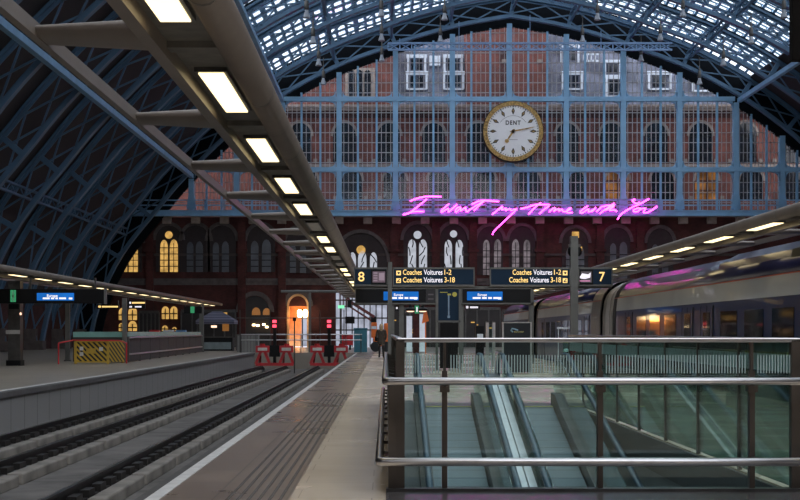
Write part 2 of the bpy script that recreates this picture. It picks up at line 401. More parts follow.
for sg in (-1, 1):
    for r in (0.001, 5.05, 10.1, 15.1, 20.2, 24.2, 28.2, 31.5, 34.2):
        if r < .1 and sg < 0: continue
        s = s_of_r(r); p = arc(s, 0); q = arc(s, DEP)
        MB().bar((CX+sg*p[0], y, p[1]), (CX+sg*q[0], y, q[1]), .34, .34).build('web_post', IRON_SHADED, rib)
for sg in (-1, 1):
    m = MB().box(CX+sg*37.6-.9, CX+sg*37.6+.9, y-.5, y+.5, 0, .7).box(CX+sg*37.9-.6, CX+sg*37.9+.6, y-.4, y+.4, .7, 1.6)
    m.build('foot_plinth', STONED, rib)
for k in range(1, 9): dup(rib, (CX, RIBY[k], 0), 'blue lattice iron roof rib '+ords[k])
# purlins
big = (20.2, 28.2)
pur = 0
names_p = {0:'along the ridge of the roof'}
for r in (0.0, 5.05, 10.1, 15.1, 20.2, 28.2, 33.0):
    for sg in ((1,) if r == 0 else (-1, 1)):
        s = s_of_r(max(r, .001)); a = arc(s, DEP*.55)
        m = MB(); xx = CX+sg*a[0]; wd = .34 if r in big else .22
        if r in big:
            a = arc(s, -.3); xx = CX+sg*a[0]
            m.box(xx-.17, xx+.17, 52, 127.2, a[1]-.18, a[1]+.18)
        else:
            m.box(xx-wd/2, xx+wd/2, 52, 127.2, a[1]+.22, a[1]+.34).box(xx-wd/2, xx+wd/2, 52, 127.2, a[1]-.36, a[1]-.24)
            yy = 54.
            while yy < 126: m.bar((xx, yy, a[1]-.3), (xx, yy+1.1, a[1]+.28), .07, .07); m.bar((xx, yy+1.1, a[1]+.28), (xx, yy+2.2, a[1]-.3), .07, .07); yy += 2.2
        side = 'left' if sg < 0 else 'right'
        lab = 'blue iron purlin along the ridge of the roof' if r == 0 else f'blue iron purlin on the {side} slope, {["first","second","third","fourth","fifth","sixth"][[5.05,10.1,15.1,20.2,28.2,33.0].index(r)]} down from the ridge'
        solo(m, 'roof_purlin', IRON_SHADED if r not in big else IRON, lab, 'purlin', 'purlins running between the roof ribs')
# glazed crown: ridge-and-furrow bays
RG = s_of_r(20.2); OFF = DEP+.15
def bay(ya, yb, idx, label):
    t = thing('skylight', label, 'skylight', (CX, ya, OFF), 'glazed bays in the crown of the roof'); t['kind'] = 'structure'
    nr = 4; p = (yb-ya)/nr; H = .62; n = 26
    pane = MB(); gut = MB(); rid = MB(); barm = MB()
    for sg in (-1, 1):
        ss = [RG*i/n for i in range(n+1)]
        def row(off, y): return [(CX+sg*arc(s, OFF+off)[0], y, arc(s, OFF+off)[1]) for s in ss]
        for k in range(nr):
            y0 = ya+k*p
            pane.strip(row(.1, y0), row(H, y0+p*.42)); pane.strip(row(H, y0+p*.42), row(.1, y0+p))
            for i in range(0, n+1):
                s = RG*i/n; a0 = arc(s, OFF+.08); a1 = arc(s, OFF+H-.02)
                barm.bar((CX+sg*a1[0], y0+p*.42, a1[1]), (CX+sg*a0[0], y0+p, a0[1]), (.22 if i % 4 else .4), .06, (sg*.5,0,1))
                barm.bar((CX+sg*a0[0], y0, a0[1]), (CX+sg*a1[0], y0+p*.42, a1[1]), .10, .06, (sg*.5,0,1))
            for f in (.5,):
                yy = y0+p*(.42+.58*f); off = H+(.1-H)*f
                A = row(off-.03, yy-.11); B = row(off-.03, yy+.11); C_ = row(off+.03, yy-.11); D_ = row(off+.03, yy+.11)
                barm.strip(A, B); barm.strip(C_, D_); barm.strip(A, C_); barm.strip(B, D_)
    for k in range(nr+1):
        sweep(gut, OFF-.03, OFF+.10, .24, 0, RG, n, ya+k*p)
        if k < nr: sweep(rid, OFF+H-.04, OFF+H+.06, .12, 0, RG, n, ya+k*p+p*.42)
    pane.build('pane', GLASSR, t); gut.build('gutter_beam', IRON_SHADED, t); rid.build('ridge_beam', IRON_SHADED, t); barm.build('glazing_bar', IRON, t)
bn = ['over the clock screen','second from the clock screen','third from the clock screen','fourth from the clock screen','fifth from the clock screen','sixth from the clock screen','seventh from the clock screen','eighth from the clock screen']
NB = 15
bn += ['ninth from the clock screen','tenth from the clock screen','eleventh from the clock screen','twelfth from the clock screen','thirteenth from the clock screen','fourteenth from the clock screen','last and farthest from the clock screen']
for k in range(NB): bay(127.2-8.94*(k+1), 127.2-8.94*k, k, 'ridge and furrow glazed roof bay '+bn[k])
# boarded slopes below the glazing
for sg, nm in ((-1, 'ceiling_left'), (1, 'ceiling_right')):
    m = MB(); n = 30
    ss = [RG-.3+(ALEN-RG+.3)*i/n for i in range(n+1)]
    ya = -8
    for o1, o2 in ((OFF, OFF+.2),):
        A = [(CX+sg*arc(s, o1)[0], arc(s, o1)[1]) for s in ss]; B = [(CX+sg*arc(s, o2)[0], arc(s, o2)[1]) for s in ss]
        poly = A+B[::-1]
        for i in range(n): m.extr([A[i], A[i+1], B[i+1], B[i]], 'y', ya, 129.3)
    struct(m, nm, BOARD, 'dark boarded slope on the %s of the roof' % ('left' if sg < 0 else 'right'), 'roof slope')
struct(MB().box(-27.8, -27.2, -8, 129.3, -1, 5), 'wall_left', BRICKL, 'dark brick side wall behind the left rib feet', 'wall')
struct(MB().box(49.4, 50, -8, 129.3, -1, 5), 'wall_right', BRICKL, 'dark brick side wall beyond the train', 'wall')
struct(MB().box(-27.8, 50, -9, -8.2, -1, 12), 'wall_sky_block', BRICKL, 'unseen end wall added opposite the clock to block sky light', 'wall')  # added to keep open sky out of glass reflections; the real shed runs on
# ---------------------------------------------------------------- glazed clock screen
scr = thing('window_1', 'great blue framed glazed screen closing the end of the shed', 'glazed screen', (CX, YG+.7, 12), None); scr['kind'] = 'structure'
YS = YG+.7
MR = [-28.2,-24.2,-20.1,-15.1,-10.1,-5.05,0,5.05,10.1,15.1,20.1,24.2,28.2]
ZB = 11.95
HB = [ZB, 15.75, 22.0]
for r in MR:
    zt = zarch(r)-.3; wd = .46
    if zt < ZB+.5: continue
    m = MB().box(CX+r-wd/2, CX+r+wd/2, YS-.28, YS+.28, ZB-.2, zt)
    m.extr([(CX+r-wd*.9, ZB+.3), (CX+r+wd*.9, ZB+.3), (CX+r+wd/2, ZB+1.6), (CX+r-wd/2, ZB+1.6)], 'y', YS-.33, YS+.33)
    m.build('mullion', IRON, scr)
def rmax(z):
    for a, b in zip(_d, _d[1:]):
        if b[1] <= z <= a[1]: return a[0]+(b[0]-a[0])*(a[1]-z)/(a[1]-b[1])
    return 36.9
for z in HB[1:]:
    R = rmax(z)-.1
    m = MB().box(CX-R, CX+R, YS-.30, YS+.30, z-.2, z+.2)
    for r in MR:           # rounded corner gussets
        for sg in (-1, 1):
            for sz in (-1, 1):
                if sz > 0 and zarch(r+sg*.9) < z+1: continue
                cx, cz = CX+r+sg*.3, z+sz*.22; g = .55
                if abs(cx+sg*g-CX) > R: continue
                pl = [(cx, cz), (cx+sg*g, cz), (cx+sg*g*.45, cz+sz*g*.13), (cx+sg*g*.13, cz+sz*g*.45), (cx, cz+sz*g)]
                m.extr(pl, 'y', YS-.2, YS+.2)
    m.build('transom', IRON, scr)
m = MB(); f = MB(); R0 = rmax(ZB)
for a, b in zip(MR, MR[1:]):
    for k in range(1, 3):
        r = a+(b-a)*k/3; zt = zarch(r)-.4
        m.box(CX+r-.09, CX+r+.09, YS-.12, YS+.12, ZB, zt)
    for k in range(12):
        if k % 4 == 0: continue
        r = a+(b-a)*k/12; f.box(CX+r-.028, CX+r+.028, YS-.05, YS+.05, ZB, zarch(r)-.4)
m.build('glazing_mullion', IRON, scr)
z = ZB+.9
while z < 28.5:
    if min(abs(z-h) for h in HB) > .3: R = rmax(z); f.box(CX-R, CX+R, YS-.05, YS+.05, z-.032, z+.032)
    z += .885
f.build('glazing_bar', mat('glazing_bar_grey', (.46,.45,.47), .5), scr)
m = MB(); rs = [i*1.0 for i in range(-30, 31)]
m.strip([(CX+r, YS, ZB) for r in rs], [(CX+r, YS, max(ZB, zarch(r))) for r in rs]); m.build('pane', GLASSS, scr)
m = MB(); sweep(m, -.5, 2.5, .4, 0, ALEN, 48, YS+.1); m.build('arch_header', mat('screen_header', (.006,.008,.011), .9, spec=.05), scr)
m = MB().box(CX-34, CX+34, YS-.6, YS+.5, ZB-.26, ZB+.10).box(CX-34, CX+34, YS-.7, YS+.5, ZB-.34, ZB-.26).box(CX-34, CX+34, YS-.7, YS+.5, ZB+.10, ZB+.17)
m.build('sill_girder', IRON, scr)
# walkway railing along the girder and lattice gantry above
m = MB()
for z in (ZB+.6, ZB+1.05): m.box(CX-33, CX+33, YS-.62, YS-.56, z-.06, z+.06)
for i in range(-16, 17): m.box(CX+i*1.684-.05, CX+i*1.684+.05, YS-.62, YS-.56, ZB+.2, ZB+1.05)
solo(m, 'walkway_railing', IRON, 'blue railing along the girder at the foot of the clock screen', 'railing')
m = MB(); GY = 125.6; xa, xb = X(388, GY), X(672, GY); za = Z(43, GY); zb_ = Z(50, GY)
m.box(xa, xb, GY-.1, GY+.1, za-.10, za+.06).box(xa, xb, GY-.1, GY+.1, zb_-.06, zb_+.10)
n = 24
for i in range(n):
    u, v = xa+(xb-xa)*i/n, xa+(xb-xa)*(i+1)/n
    m.bar((u, GY, zb_), (v, GY, za), .08, .08); m.bar((u, GY, za), (v, GY, zb_), .08, .08)
    m.box(u-.05, u+.05, GY-.05, GY+.05, zb_, za)
for i in (1, 6, 12, 18, 23): m.bar((xa+(xb-xa)*i/n, GY, za), (xa+(xb-xa)*i/n, GY, zarch(xa+(xb-xa)*i/n-CX)+.1), .05)
solo(m, 'lattice_gantry', mat('gantry_blue', (.20,.33,.55), .5), 'light blue lattice gantry across the top of the clock screen', 'gantry')

# ---------------------------------------------------------------- hotel behind the screen
YH = 137.
hx = lambda p: X(p, YH); hz = lambda p: Z(p, YH)
hot = thing('hotel_building', 'red brick hotel front seen through the clock screen', 'building', (CX, YH, 0))
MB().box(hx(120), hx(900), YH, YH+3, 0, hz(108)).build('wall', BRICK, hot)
m = MB().box(hx(120), hx(900), YH-1.9, YH+.2, hz(109.2), hz(107.5)).box(hx(120), hx(900), YH-1.0, YH+.2, hz(111), hz(109.2)); m.build('cornice', STONE, hot)
m = MB().box(hx(120), hx(900), YH-.12, YH+.1, hz(118), hz(111))
i = hx(122)
while i < hx(890): m.box(i, i+.35, YH-.3, YH, hz(116), hz(111)); i += .8
m.build('corbel_band', BRICKD, hot)
MB().box(hx(120), hx(900), YH-.15, YH+.1, hz(167), hz(164)).build('string_course', STONE, hot)
for out in (((262,109),(290,95),(345,64),(398,38),(398,109)), ((466,109),(466,20),(512,12),(548,16),(548,109))):
    MB().extr([(hx(p), hz(q)) for p, q in out], 'y', YH+.3, YH+5).build('brick_gable', BRICK, hot)
for out in (((396,109),(396,38),(468,20),(468,109)), ((546,109),(546,16),(628,36),(690,62),(748,98),(775,109))):
    yz = lambda q: YH+.1+(109-q)/89*4.
    A = [(hx(p), yz(q), hz(q)) for p, q in out]; B = [(x, y+.4, z-.3) for x, y, z in A]
    m = MB(); k = len(A); m.add(A+B, [tuple(range(k)), tuple(reversed(range(k, 2*k)))]+[(i_, (i_+1) % k, k+(i_+1) % k, k+i_) for i_ in range(k)]); m.build('slate_roof', SLATE, hot)
MB().box(hx(345), hx(375), YH, YH+.4, hz(98), hz(68)).build('stone_window', STONE, hot)
def arch_poly(cx, zb, zs, hw, pointed=.0, n=8):
    """outline of an arched opening: sill zb, springing zs, half width hw"""
    pts = [(cx-hw, zb), (cx+hw, zb)]
    for k in range(n+1):
        an = math.pi*k/n; pts.append((cx+hw*math.cos(an), zs+hw*math.sin(an)*(1+pointed)))
    return pts
def ring(m, cx, zs, r0, r1, ya, yb, n=12, pointed=0., a0=0, a1=math.pi):
    for k in range(n):
        p = []
        for an in (a0+(a1-a0)*k/n, a0+(a1-a0)*(k+1)/n):
            p.append((cx+r0*math.cos(an), zs+r0*math.sin(an)*(1+pointed))); p.append((cx+r1*math.cos(an), zs+r1*math.sin(an)*(1+pointed)))
        m.extr([p[0], p[1], p[3], p[2]], 'y', ya, yb)
    return m
for k in range(3):
    m = MB(); c = hx(351.5+k*8); m.extr(arch_poly(c, hz(96), hz(74), .3, .3), 'y', YH-.06, YH+.1); m.build('dark_light', DGLASS, hot)
pk = 300
while pk < 830:
    for row, (yb, ys, hw, lit) in enumerate(((163, 136, 1.08, ()), (200, 181, 1.08, (611.5, 700.5)))):
        c = hx(pk+(0 if row == 0 else 6)); m = MB(); ring(m, c, hz(ys), hw, hw+.22, YH-.2, YH+.05, 10, .15); m.build('window_arch', STONE, hot)
        fr = MB()
        wn = MB(); wn.extr(arch_poly(c, hz(yb), hz(ys), hw, .15), 'y', YH-.06, YH+.05)
        o = wn.build('arched_window', AMBW if (row and pk in lit) else DGLASS, hot)
        fr.box(c-.07, c+.07, YH-.12, YH-.05, hz(yb), hz(ys)+1.3).box(c-hw, c+hw, YH-.12, YH-.05, hz(ys)-.08, hz(ys)+.08).box(c-hw, c+hw, YH-.12, YH-.05, hz((ys+yb)/2)-.05, hz((ys+yb)/2)+.05)
        fr.build('window_bars', BLACK if not (row and pk in lit) else BRICKD, o)
        m = MB().box(c-hw-.55, c-hw-.2, YH-.22, YH, hz(yb), hz(yb-4)).box(c+hw+.2, c+hw+.55, YH-.22, YH, hz(yb), hz(yb-4)); m.build('stone_base', STONE, hot)
    pk += 44.5
# dormers
def dormer(px, w_, tiers):
    for (yt, yb, wide) in tiers:
        sl = (108-(yt+yb)/2)/88*5.   # how far up the roof slope
        y = YH+max(.05, sl-.8); hw = w_*wide/2*YH/F; zt, zb2 = hz(yt), hz(yb); c = hx(px)
        lean = .35
        bx = MB().box(c-hw, c+hw, y, y+2.2, zb2, zt); o = bx.build('dormer', SLATE, hot)
        fr = MB().box(c-hw-.12, c+hw+.12, y-.14, y+.1, zt-.22, zt+.12)
        for sg in (-1, 1): fr.bar((c+sg*hw*.97, y-.1, zt), (c+sg*(hw*.97), y-.1, zb2), .24, .2, (1,0,0))
        fr.box(c-hw, c+hw, y-.08, y+.05, zb2-.05, zb2+.1)
        fr.build('dormer_frame', WHITEF, o)
        g = MB().box(c-hw*.62, c-.06, y-.05, y+.02, zb2+.25, zt-.35).box(c+.06, c+hw*.62, y-.05, y+.02, zb2+.25, zt-.35); g.build('dormer_glass', DGLASS, o)
dormer(417, 20, ((52, 69, .9), (71, 88, 1))); dormer(454, 20, ((52, 69, .9), (71, 88, 1)))
dormer(573, 20, ((40, 58, .9), (71, 88, 1))); dormer(615, 18, ((58, 73, .9), (76, 96, .9))); dormer(661, 22, ((71, 88, 1),)); dormer(704, 20, ((74, 90, 1),))
m = MB().box(hx(430), hx(441), YH+1.8, YH+3, hz(62), hz(52)); m.build('parapet', WHITEF, hot)
m = MB().box(hx(585), hx(602), YH+1.4, YH+1.6, hz(59), hz(57)).box(hx(585), hx(602), YH+1.4, YH+1.6, hz(52), hz(50.5))
for k in range(5): m.box(hx(585+k*4), hx(585.8+k*4), YH+1.4, YH+1.6, hz(59), hz(50.5))
m.build('roof_railing', WHITEF, hot)
for p_ in (540, 505): MB().box(hx(p_-3), hx(p_+3), YH+.1, YH+.32, hz(62), hz(59)).build('stone_band', STONE, hot)
MB().box(hx(500), hx(509), YH+.2, YH+.35, hz(92), hz(42)).build('dark_recess', BRICKD, hot)
# ================================================================ BACK WALL UNDER THE SCREEN
YB = 129.4
bx = lambda p: X(p, YB); bz = lambda p: Z(p, YB)
wall = MB().box(-28, bx(287), YB, YB+1.2, 0, 11.6).box(bx(309), bx(334), YB, YB+1.2, 0, 11.6).box(bx(387), 50, YB, YB+1.2, 0, 11.6)
wall.box(bx(287), bx(309), YB, YB+1.2, bz(306), 11.6).box(bx(334), bx(387), YB, YB+1.2, bz(292), 11.6)
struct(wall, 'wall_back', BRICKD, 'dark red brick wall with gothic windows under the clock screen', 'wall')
m = MB().box(-28, 50, YB-.18, YB+.1, bz(281.5), bz(278.5)).box(-28, 50, YB-.1, YB+.1, bz(285), bz(281.5))
struct(m, 'trim_5', STONED, 'grey stone string course along the brick wall', 'string course')
m = MB().box(-28, 50, YB-.12, YB+.1, bz(256), bz(253.5))
struct(m, 'trim_6', mat('dark_stone_course', (.07,.05,.045), .8), 'dark stone course at the heads of the gothic windows', 'string course')
for i, p in enumerate((150, 242, 282, 332, 394, 436, 473, 540, 600, 640)):
    m = MB().box(bx(p)-.35, bx(p)+.35, YB-.3, YB+.1, 0, bz(222)).box(bx(p)-.5, bx(p)+.5, YB-.4, YB+.1, bz(252), bz(249))
    struct(m, 'trim_%d' % (7+i), BRICKD, 'brick pilaster between the gothic windows, number %d from the west' % (i+1), 'pilaster') if False else m.build('pilaster', BRICKD, bpy.data.objects['wall_back'])
p = 139.
bk = None
while p < 800:
    mm = MB().box(bx(p)-.38, bx(p)+.38, YB-.6, YB+.1, bz(224), bz(217)).box(bx(p)-.5, bx(p)+.5, YB-.75, YB+.1, bz(217), bz(214))
    mm.build('stone_bracket', STONE, bpy.data.objects['wall_back']); p += 28.6
WN = [20]
def window(px, lights, yb, ysp, glassm, roundel=None, R=14, ysc=241, label='', bars=True, branch=False):
    """gothic window: lights = list of (x0,x1) pixels, sill yb, springing ysp"""
    WN[0] += 1
    t = thing('window_%d' % (WN[0]-19), label, 'window', (bx(px), YB, bz(yb))); t['kind'] = 'structure'
    m = MB(); ring(m, bx(px), bz(ysc), R/11.2, (R+3.2)/11.2, YB-.22, YB+.05, 14, .12)
    for k in range(7):
        an = math.pi*(k+.5)/7; rr = (R+1.6)/11.2
        m.cbox((bx(px)+rr*math.cos(an), YB-.2, bz(ysc)+rr*math.sin(an)*1.12), .24, .14, .24)
    m.build('stone_arch', STONED, t)
    m = MB(); m.extr(arch_poly(bx(px), bz(yb), bz(ysc), R/11.2, .12, 12), 'y', YB-.08, YB+.03); m.build('tracery', mat('tracery_stone', (.035,.025,.024), .8) if 'tracery_stone' not in MATS else MATS['tracery_stone'], t)
    for (a, b) in lights:
        c = bx((a+b)/2); hw = (b-a)/2/11.2
        m = MB(); m.extr(arch_poly(c, bz(yb), bz(ysp), hw, .9, 8), 'y', YB-.13, YB-.05); o = m.build('window_light', glassm, t)
        if bars:
            m = MB(); z = bz(yb)+.5
            while z < bz(ysp): m.box(c-hw, c+hw, YB-.16, YB-.12, z-.035, z+.035); z += .55
            if glassm is WARMW or glassm is PINKW: m.box(c-.03, c+.03, YB-.16, YB-.12, bz(yb), bz(ysp)+hw)
            m.build('glazing_bar', BLACK, o)
        if branch:
            m = MB(); rr = random.Random(int(a)); z0 = bz(yb)+.2
            for q in range(4):
                xa, xb = c+rr.uniform(-hw, hw), c+rr.uniform(-hw, hw); zz = z0+q*.75
                m.path([(xa, YB-.15, zz), ((xa+xb)/2+rr.uniform(-.1, .1), YB-.15, zz+.35), (xb, YB-.15, zz+.8)], .05, 5)
            m.build('bare_branch', BLACK, o)
    if roundel:
        m = MB(); m.extr([(bx(px)+roundel[1]/11.2*math.cos(k*math.pi/8), bz(roundel[0])+roundel[1]/11.2*math.sin(k*math.pi/8)) for k in range(16)], 'y', YB-.13, YB-.05)
        m.build('roundel', roundel[2] if len(roundel) > 2 else glassm, t)
    return t
window(169, [(160.5,168),(170,178)], 272, 247, WARMW, (235, 3.8), 13, 240, 'tall yellow lit gothic window in the dark brick wall')
window(129, [(121,127.5),(129,138)], 272, 250, WARMW, None, 13, 243, 'yellow lit window half hidden by the foot of the last roof rib')
window(196, [(187,193.5),(196,203)], 272, 248, GGLASS, None, 14, 241, 'dark gothic window right of the yellow lit one')
window(222, [(213,219),(222,229)], 272, 248, GGLASS, None, 14, 241, 'dark gothic window, second right of the yellow lit one')
window(261, [(251,258.5),(262,271)], 272, 248, GGLASS, None, 14, 241, 'dark gothic window behind the arms of the near canopy')
window(299, [(290,296),(300,306)], 273, 250, GGLASS, None, 13, 243, 'dark gothic window behind the light fittings of the near canopy')
window(361, [(349,356),(358,366.5),(370,377)], 290, 259, DAYW, (250, 4.5, WARMW), 26, 262, 'wide three light gothic arch with a warm roundel above sign 8', branch=True, bars=False)
window(417.5, [(408,416),(419,427)], 275, 247, DAYW, (235, 4), 14, 240, 'bright daylit gothic window above the left coaches board', branch=True, bars=False)
window(453.5, [(444.5,452),(455.5,463)], 275, 247, DAYW, (234, 3.6), 14, 240, 'bright daylit gothic window nearest the gap between the coaches boards', branch=True, bars=False)
window(490, [(483,489.5),(494,501)], 275, 246, PINKW, None, 13, 241, 'dull pinkish gothic window under the long tail of the neon letter')
window(522, [(512,519),(523.5,530)], 275, 246, PINKW, None, 13, 241, 'dull pinkish gothic window above the right coaches board')
t = window(575, [(566,572.5),(576,584)], 290, 254, GGLASS, None, 13, 243, 'gothic window with two glowing lamps behind the right sign pole')
m = MB()
for p in (571, 579): m.box(bx(p)-.22, bx(p)+.22, YB-.45, YB-.2, bz(251), bz(247))
m.box(bx(575)-.3, bx(575)+.3, YB-.45, YB-.2, bz(238), bz(232)); m.build('lamp_glow', WARMW, t)
window(617, [(610,616),(619.5,627)], 285, 249, GGLASS, None, 13, 242, 'dark gothic window under the last neon word')
window(660, [(652,658),(662,668)], 285, 250, GGLASS, None, 13, 243, 'dark gothic window just above the right canopy')
# ground floor openings
def gf(px, R, ysp, label, name='window'):
    WN[0] += 1
    t = thing('%s_%d' % (name, WN[0]-19), label, name, (bx(px), YB, 0)); t['kind'] = 'structure'
    m = MB(); ring(m, bx(px), bz(ysp), R/11.2, (R+4)/11.2, YB-.25, YB+.05, 14, .1); m.build('stone_arch', STONED, t); return t
t = gf(255, 15, 312, 'dark ground floor arch with two amber panes and warm lamps')
m = MB(); m.extr(arch_poly(bx(255), 0, bz(312), 14.6/11.2, .1), 'y', YB-.1, YB+.02); m.build('dark_glazing', DARKW, t)
for a, b in ((252,260.5),(263,270.5)):
    m = MB(); m.extr(arch_poly(bx((a+b)/2), bz(315), bz(313), (b-a)/2/11.2, .3), 'y', YB-.16, YB-.08); m.build('amber_pane', mat('amber_pane', (.25,.11,.04), .5, emit=((1,.42,.10), .16)) if 'amber_pane' not in MATS else MATS['amber_pane'], t)
m = MB()
for p, q in ((254,325),(258,325.5),(264,324.5),(267,327)): m.cbox((bx(p), YB-.25, bz(q)), .24, .15, .16)
m.build('warm_lamp', LANT, t)
# orange lit passage
t = gf(298, 11, 306, 'archway glowing orange from a lamp inside', 'door')
m = MB(); ring(m, bx(298), bz(306), 9/11.2, 11/11.2, YB-.2, YB+1.2, 14, .1); m.box(bx(287), bx(289), YB-.2, YB+1.2, 0, bz(306)).box(bx(307), bx(309), YB-.2, YB+1.2, 0, bz(306)); m.build('inner_arch', ORANGE, t)
m = MB().box(bx(287), bx(309), YB+4.2, YB+4.4, 0, 4).box(bx(287)-.1, bx(287), YB+1.2, YB+4.4, 0, 4).box(bx(309), bx(309)+.1, YB+1.2, YB+4.4, 0, 4).box(bx(287), bx(309), YB+1.2, YB+4.4, 3.7, 3.8); m.build('passage_wall', ORANGE, t)
m = MB().box(bx(299), bx(307), YB+4.05, YB+4.2, 0, bz(318)); m.build('passage_door', ENTR, t)
la = bpy.data.lights.new('passage_light', 'POINT'); la.energy = 85; la.color = (1,.30,.04); la.shadow_soft_size = .2
lo = bpy.data.objects.new('passage_light', la); COL.objects.link(lo); lo.location = (bx(297), YB+2.3, 3.1)
la = bpy.data.lights.new('arch_light', 'POINT'); la.energy = 40; la.color = (1,.34,.05); la.shadow_soft_size = .1
lo = bpy.data.objects.new('arch_light', la); COL.objects.link(lo); lo.location = (bx(297), YB-.5, 2.6)
ln = thing('wall_lantern', 'pair of bright glass lanterns in front of the orange archway', 'lantern', (bx(303), YB-1.2, bz(320)))
m = MB()
for p in (300.5, 306): m.lathe([(.1,0),(.2,.15),(.22,.6),(.08,.75)], (bx(p), YB-1.2, bz(318)), 8)
m.build('lantern_glass', LANT, ln)
m = MB().tube((bx(303.2), YB-1.2, 0), (bx(303.2), YB-1.2, bz(309)), .05).bar((bx(300.5), YB-1.2, bz(309.5)), (bx(306), YB-1.2, bz(309.5)), .06); m.build('lantern_post', BLACK, ln); ln.location.z = ln.location.z
# daylit entrance with steel glazing
t = thing('door_60', 'wide daylit glazed entrance behind the boom lift', 'entrance', (bx(360), YB, 0)); t['kind'] = 'structure'
rr = random.Random(3)
m = MB().box(bx(334), bx(387), YB+.9, YB+1.0, 0, bz(292)); m.build('bright_glazing', ENTR, t)
m = MB()
for p in range(334, 389, 6): m.box(bx(p)-.05, bx(p)+.05, YB+.6, YB+.75, 0, bz(292))
for q in (300, 318, 330): m.box(bx(334), bx(387), YB+.6, YB+.75, bz(q)-.06, bz(q)+.06)
m.build('door_frame', STEELD, t)
m = MB().box(bx(345), bx(354.5), YB+.45, YB+.6, bz(323.5), bz(316.5)); m.build('dark_panel', BLACK, t)
# yellow lit ground floor windows on the left
for k, (a, b, y0_, y1_) in enumerate(((119,126,320,310),(128.5,137,320,310),(119,124,331,324),(128.5,137,331,324),(162,169,319,308.5),(170.5,177.5,319,308.5),(162,168,331,327),(172,177,331,328))):
    t = thing('window_%d' % (70+k), 'yellow lit ground floor window, %s' % ['upper left of the four beside the thin post','upper right of the four beside the thin post','lower left of the four beside the thin post','lower right of the four beside the thin post','left half of the pair under the tall yellow window','right half of the pair under the tall yellow window','left of two slots above the far walkway rail','right of two slots above the far walkway rail'][k], 'window', (bx((a+b)/2), YB, bz(y0_))); t['kind'] = 'structure'
    m = MB(); m.extr(arch_poly(bx((a+b)/2), bz(y0_), bz(y1_+2), (b-a)/2/11.2, .2), 'y', YB-.12, YB-.02); o = m.build('lit_pane', WARMW, t)
    m = MB(); c = bx((a+b)/2); m.box(bx(a), bx(b), YB-.18, YB-.12, bz((y0_+y1_)/2)-.05, bz((y0_+y1_)/2)+.05).box(c-.04, c+.04, YB-.18, YB-.12, bz(y0_), bz(y1_)); m.build('glazing_bar', BLACK, o)
# dark shopfronts along the foot of the wall
for k, (a, b, h, lab) in enumerate(((140,160,3.1,'dark shopfront left of the yellow window pair'),(182,236,3.2,'dark shopfront behind the canvas parasol'),(390,440,3.4,'dark shopfront behind the lower left display board'),(442,500,3.4,'dark shopfront behind the route map board'),(502,560,3.2,'dark shopfront behind the far end of the train'))):
    t = thing('shopfront', lab, 'shopfront', (bx((a+b)/2), YB-.4, 0))
    MB().box(bx(a), bx(b), YB-.5, YB, 0, h).build('dark_glazing', DARKW, t)
    m = MB().box(bx(a), bx(b), YB-.6, YB-.5, h-.1, h+.15)
    n = 5
    for i in range(n+1): q = bx(a)+(bx(b)-bx(a))*i/n; m.box(q-.06, q+.06, YB-.6, YB-.5, 0, h)
    m.build('steel_frame', STEELD, t)
    if a > 380:
        m = MB(); rr = random.Random(k)
        for i in range(7): q = bx(a)+(bx(b)-bx(a))*rr.random(); z = .8+rr.random()*1.9; m.cbox((q, YB-.58, z), .12+.3*rr.random(), .06, .10)
        m.build('shop_light', WARMW, t)

# ================================================================ CLOCK AND NEON
YC = YG-.1
ccx, ccz = X(513, YC), Z(131.5, YC)
ck = thing('station_clock', 'large round white clock with gilded rim on the blue screen', 'clock', (ccx, YC, ccz))
def cyl_y(m, r, ya, yb, n=64, cx=ccx, cz=ccz): return m.extr([(cx+r*math.cos(2*math.pi*k/n), cz+r*math.sin(2*math.pi*k/n)) for k in range(n)], 'y', ya, yb)
m = cyl_y(MB(), 2.70, YC-.1, YC+.55); m.build('clock_case', BLACK, ck)
cyl_y(MB(), 2.30, YC-.16, YC-.1).build('dial', DIAL, ck)
m = MB(); ring(m, ccx, ccz, 2.28, 2.64, YC-.26, YC-.1, 64, 0, 0, 2*math.pi); o = m.build('gilded_rim', GOLD, ck)
for k in range(12):
    an = math.pi/2-2*math.pi*k/12; u = Vector((math.cos(an), 0, math.sin(an))); v = Vector((-u.z, 0, u.x)); c = Vector((ccx, YC-.175, ccz))+u*1.78
    def dia(L, W, ya):
        P = [c+u*L, c+v*W, c-u*L, c-v*W]; return MB().extr([(q.x, q.z) for q in P], 'y', ya, YC-.16)
    o = dia(.33, .15, YC-.185).build('hour_marker', INK, ck); dia(.18, .06, YC-.195).build('gilt_lozenge', GOLD, o)
m = MB()
for k in range(60):
    an = 2*math.pi*k/60; u = Vector((math.cos(an), 0, math.sin(an))); c = Vector((ccx, YC-.17, ccz)); m.bar(c+u*2.12, c+u*2.24, .05 if k % 5 else .09, .02, (0,1,0))
m.build('minute_track', INK, ck)
m = MB(); ring(m, ccx, ccz, 1.36, 1.385, YC-.17, YC-.16, 24, 0, math.radians(35), math.radians(145)); m.box(ccx-.35, ccx+.4, YC-.17, YC-.16, ccz-.76, ccz-.73); m.build('dial_line', STONED, ck)
text('lettering', 'DENT', .36, (ccx, YC-.165, ccz+.58), INK, ck, 'CENTER', .018, 1.32, spacing=1.25)
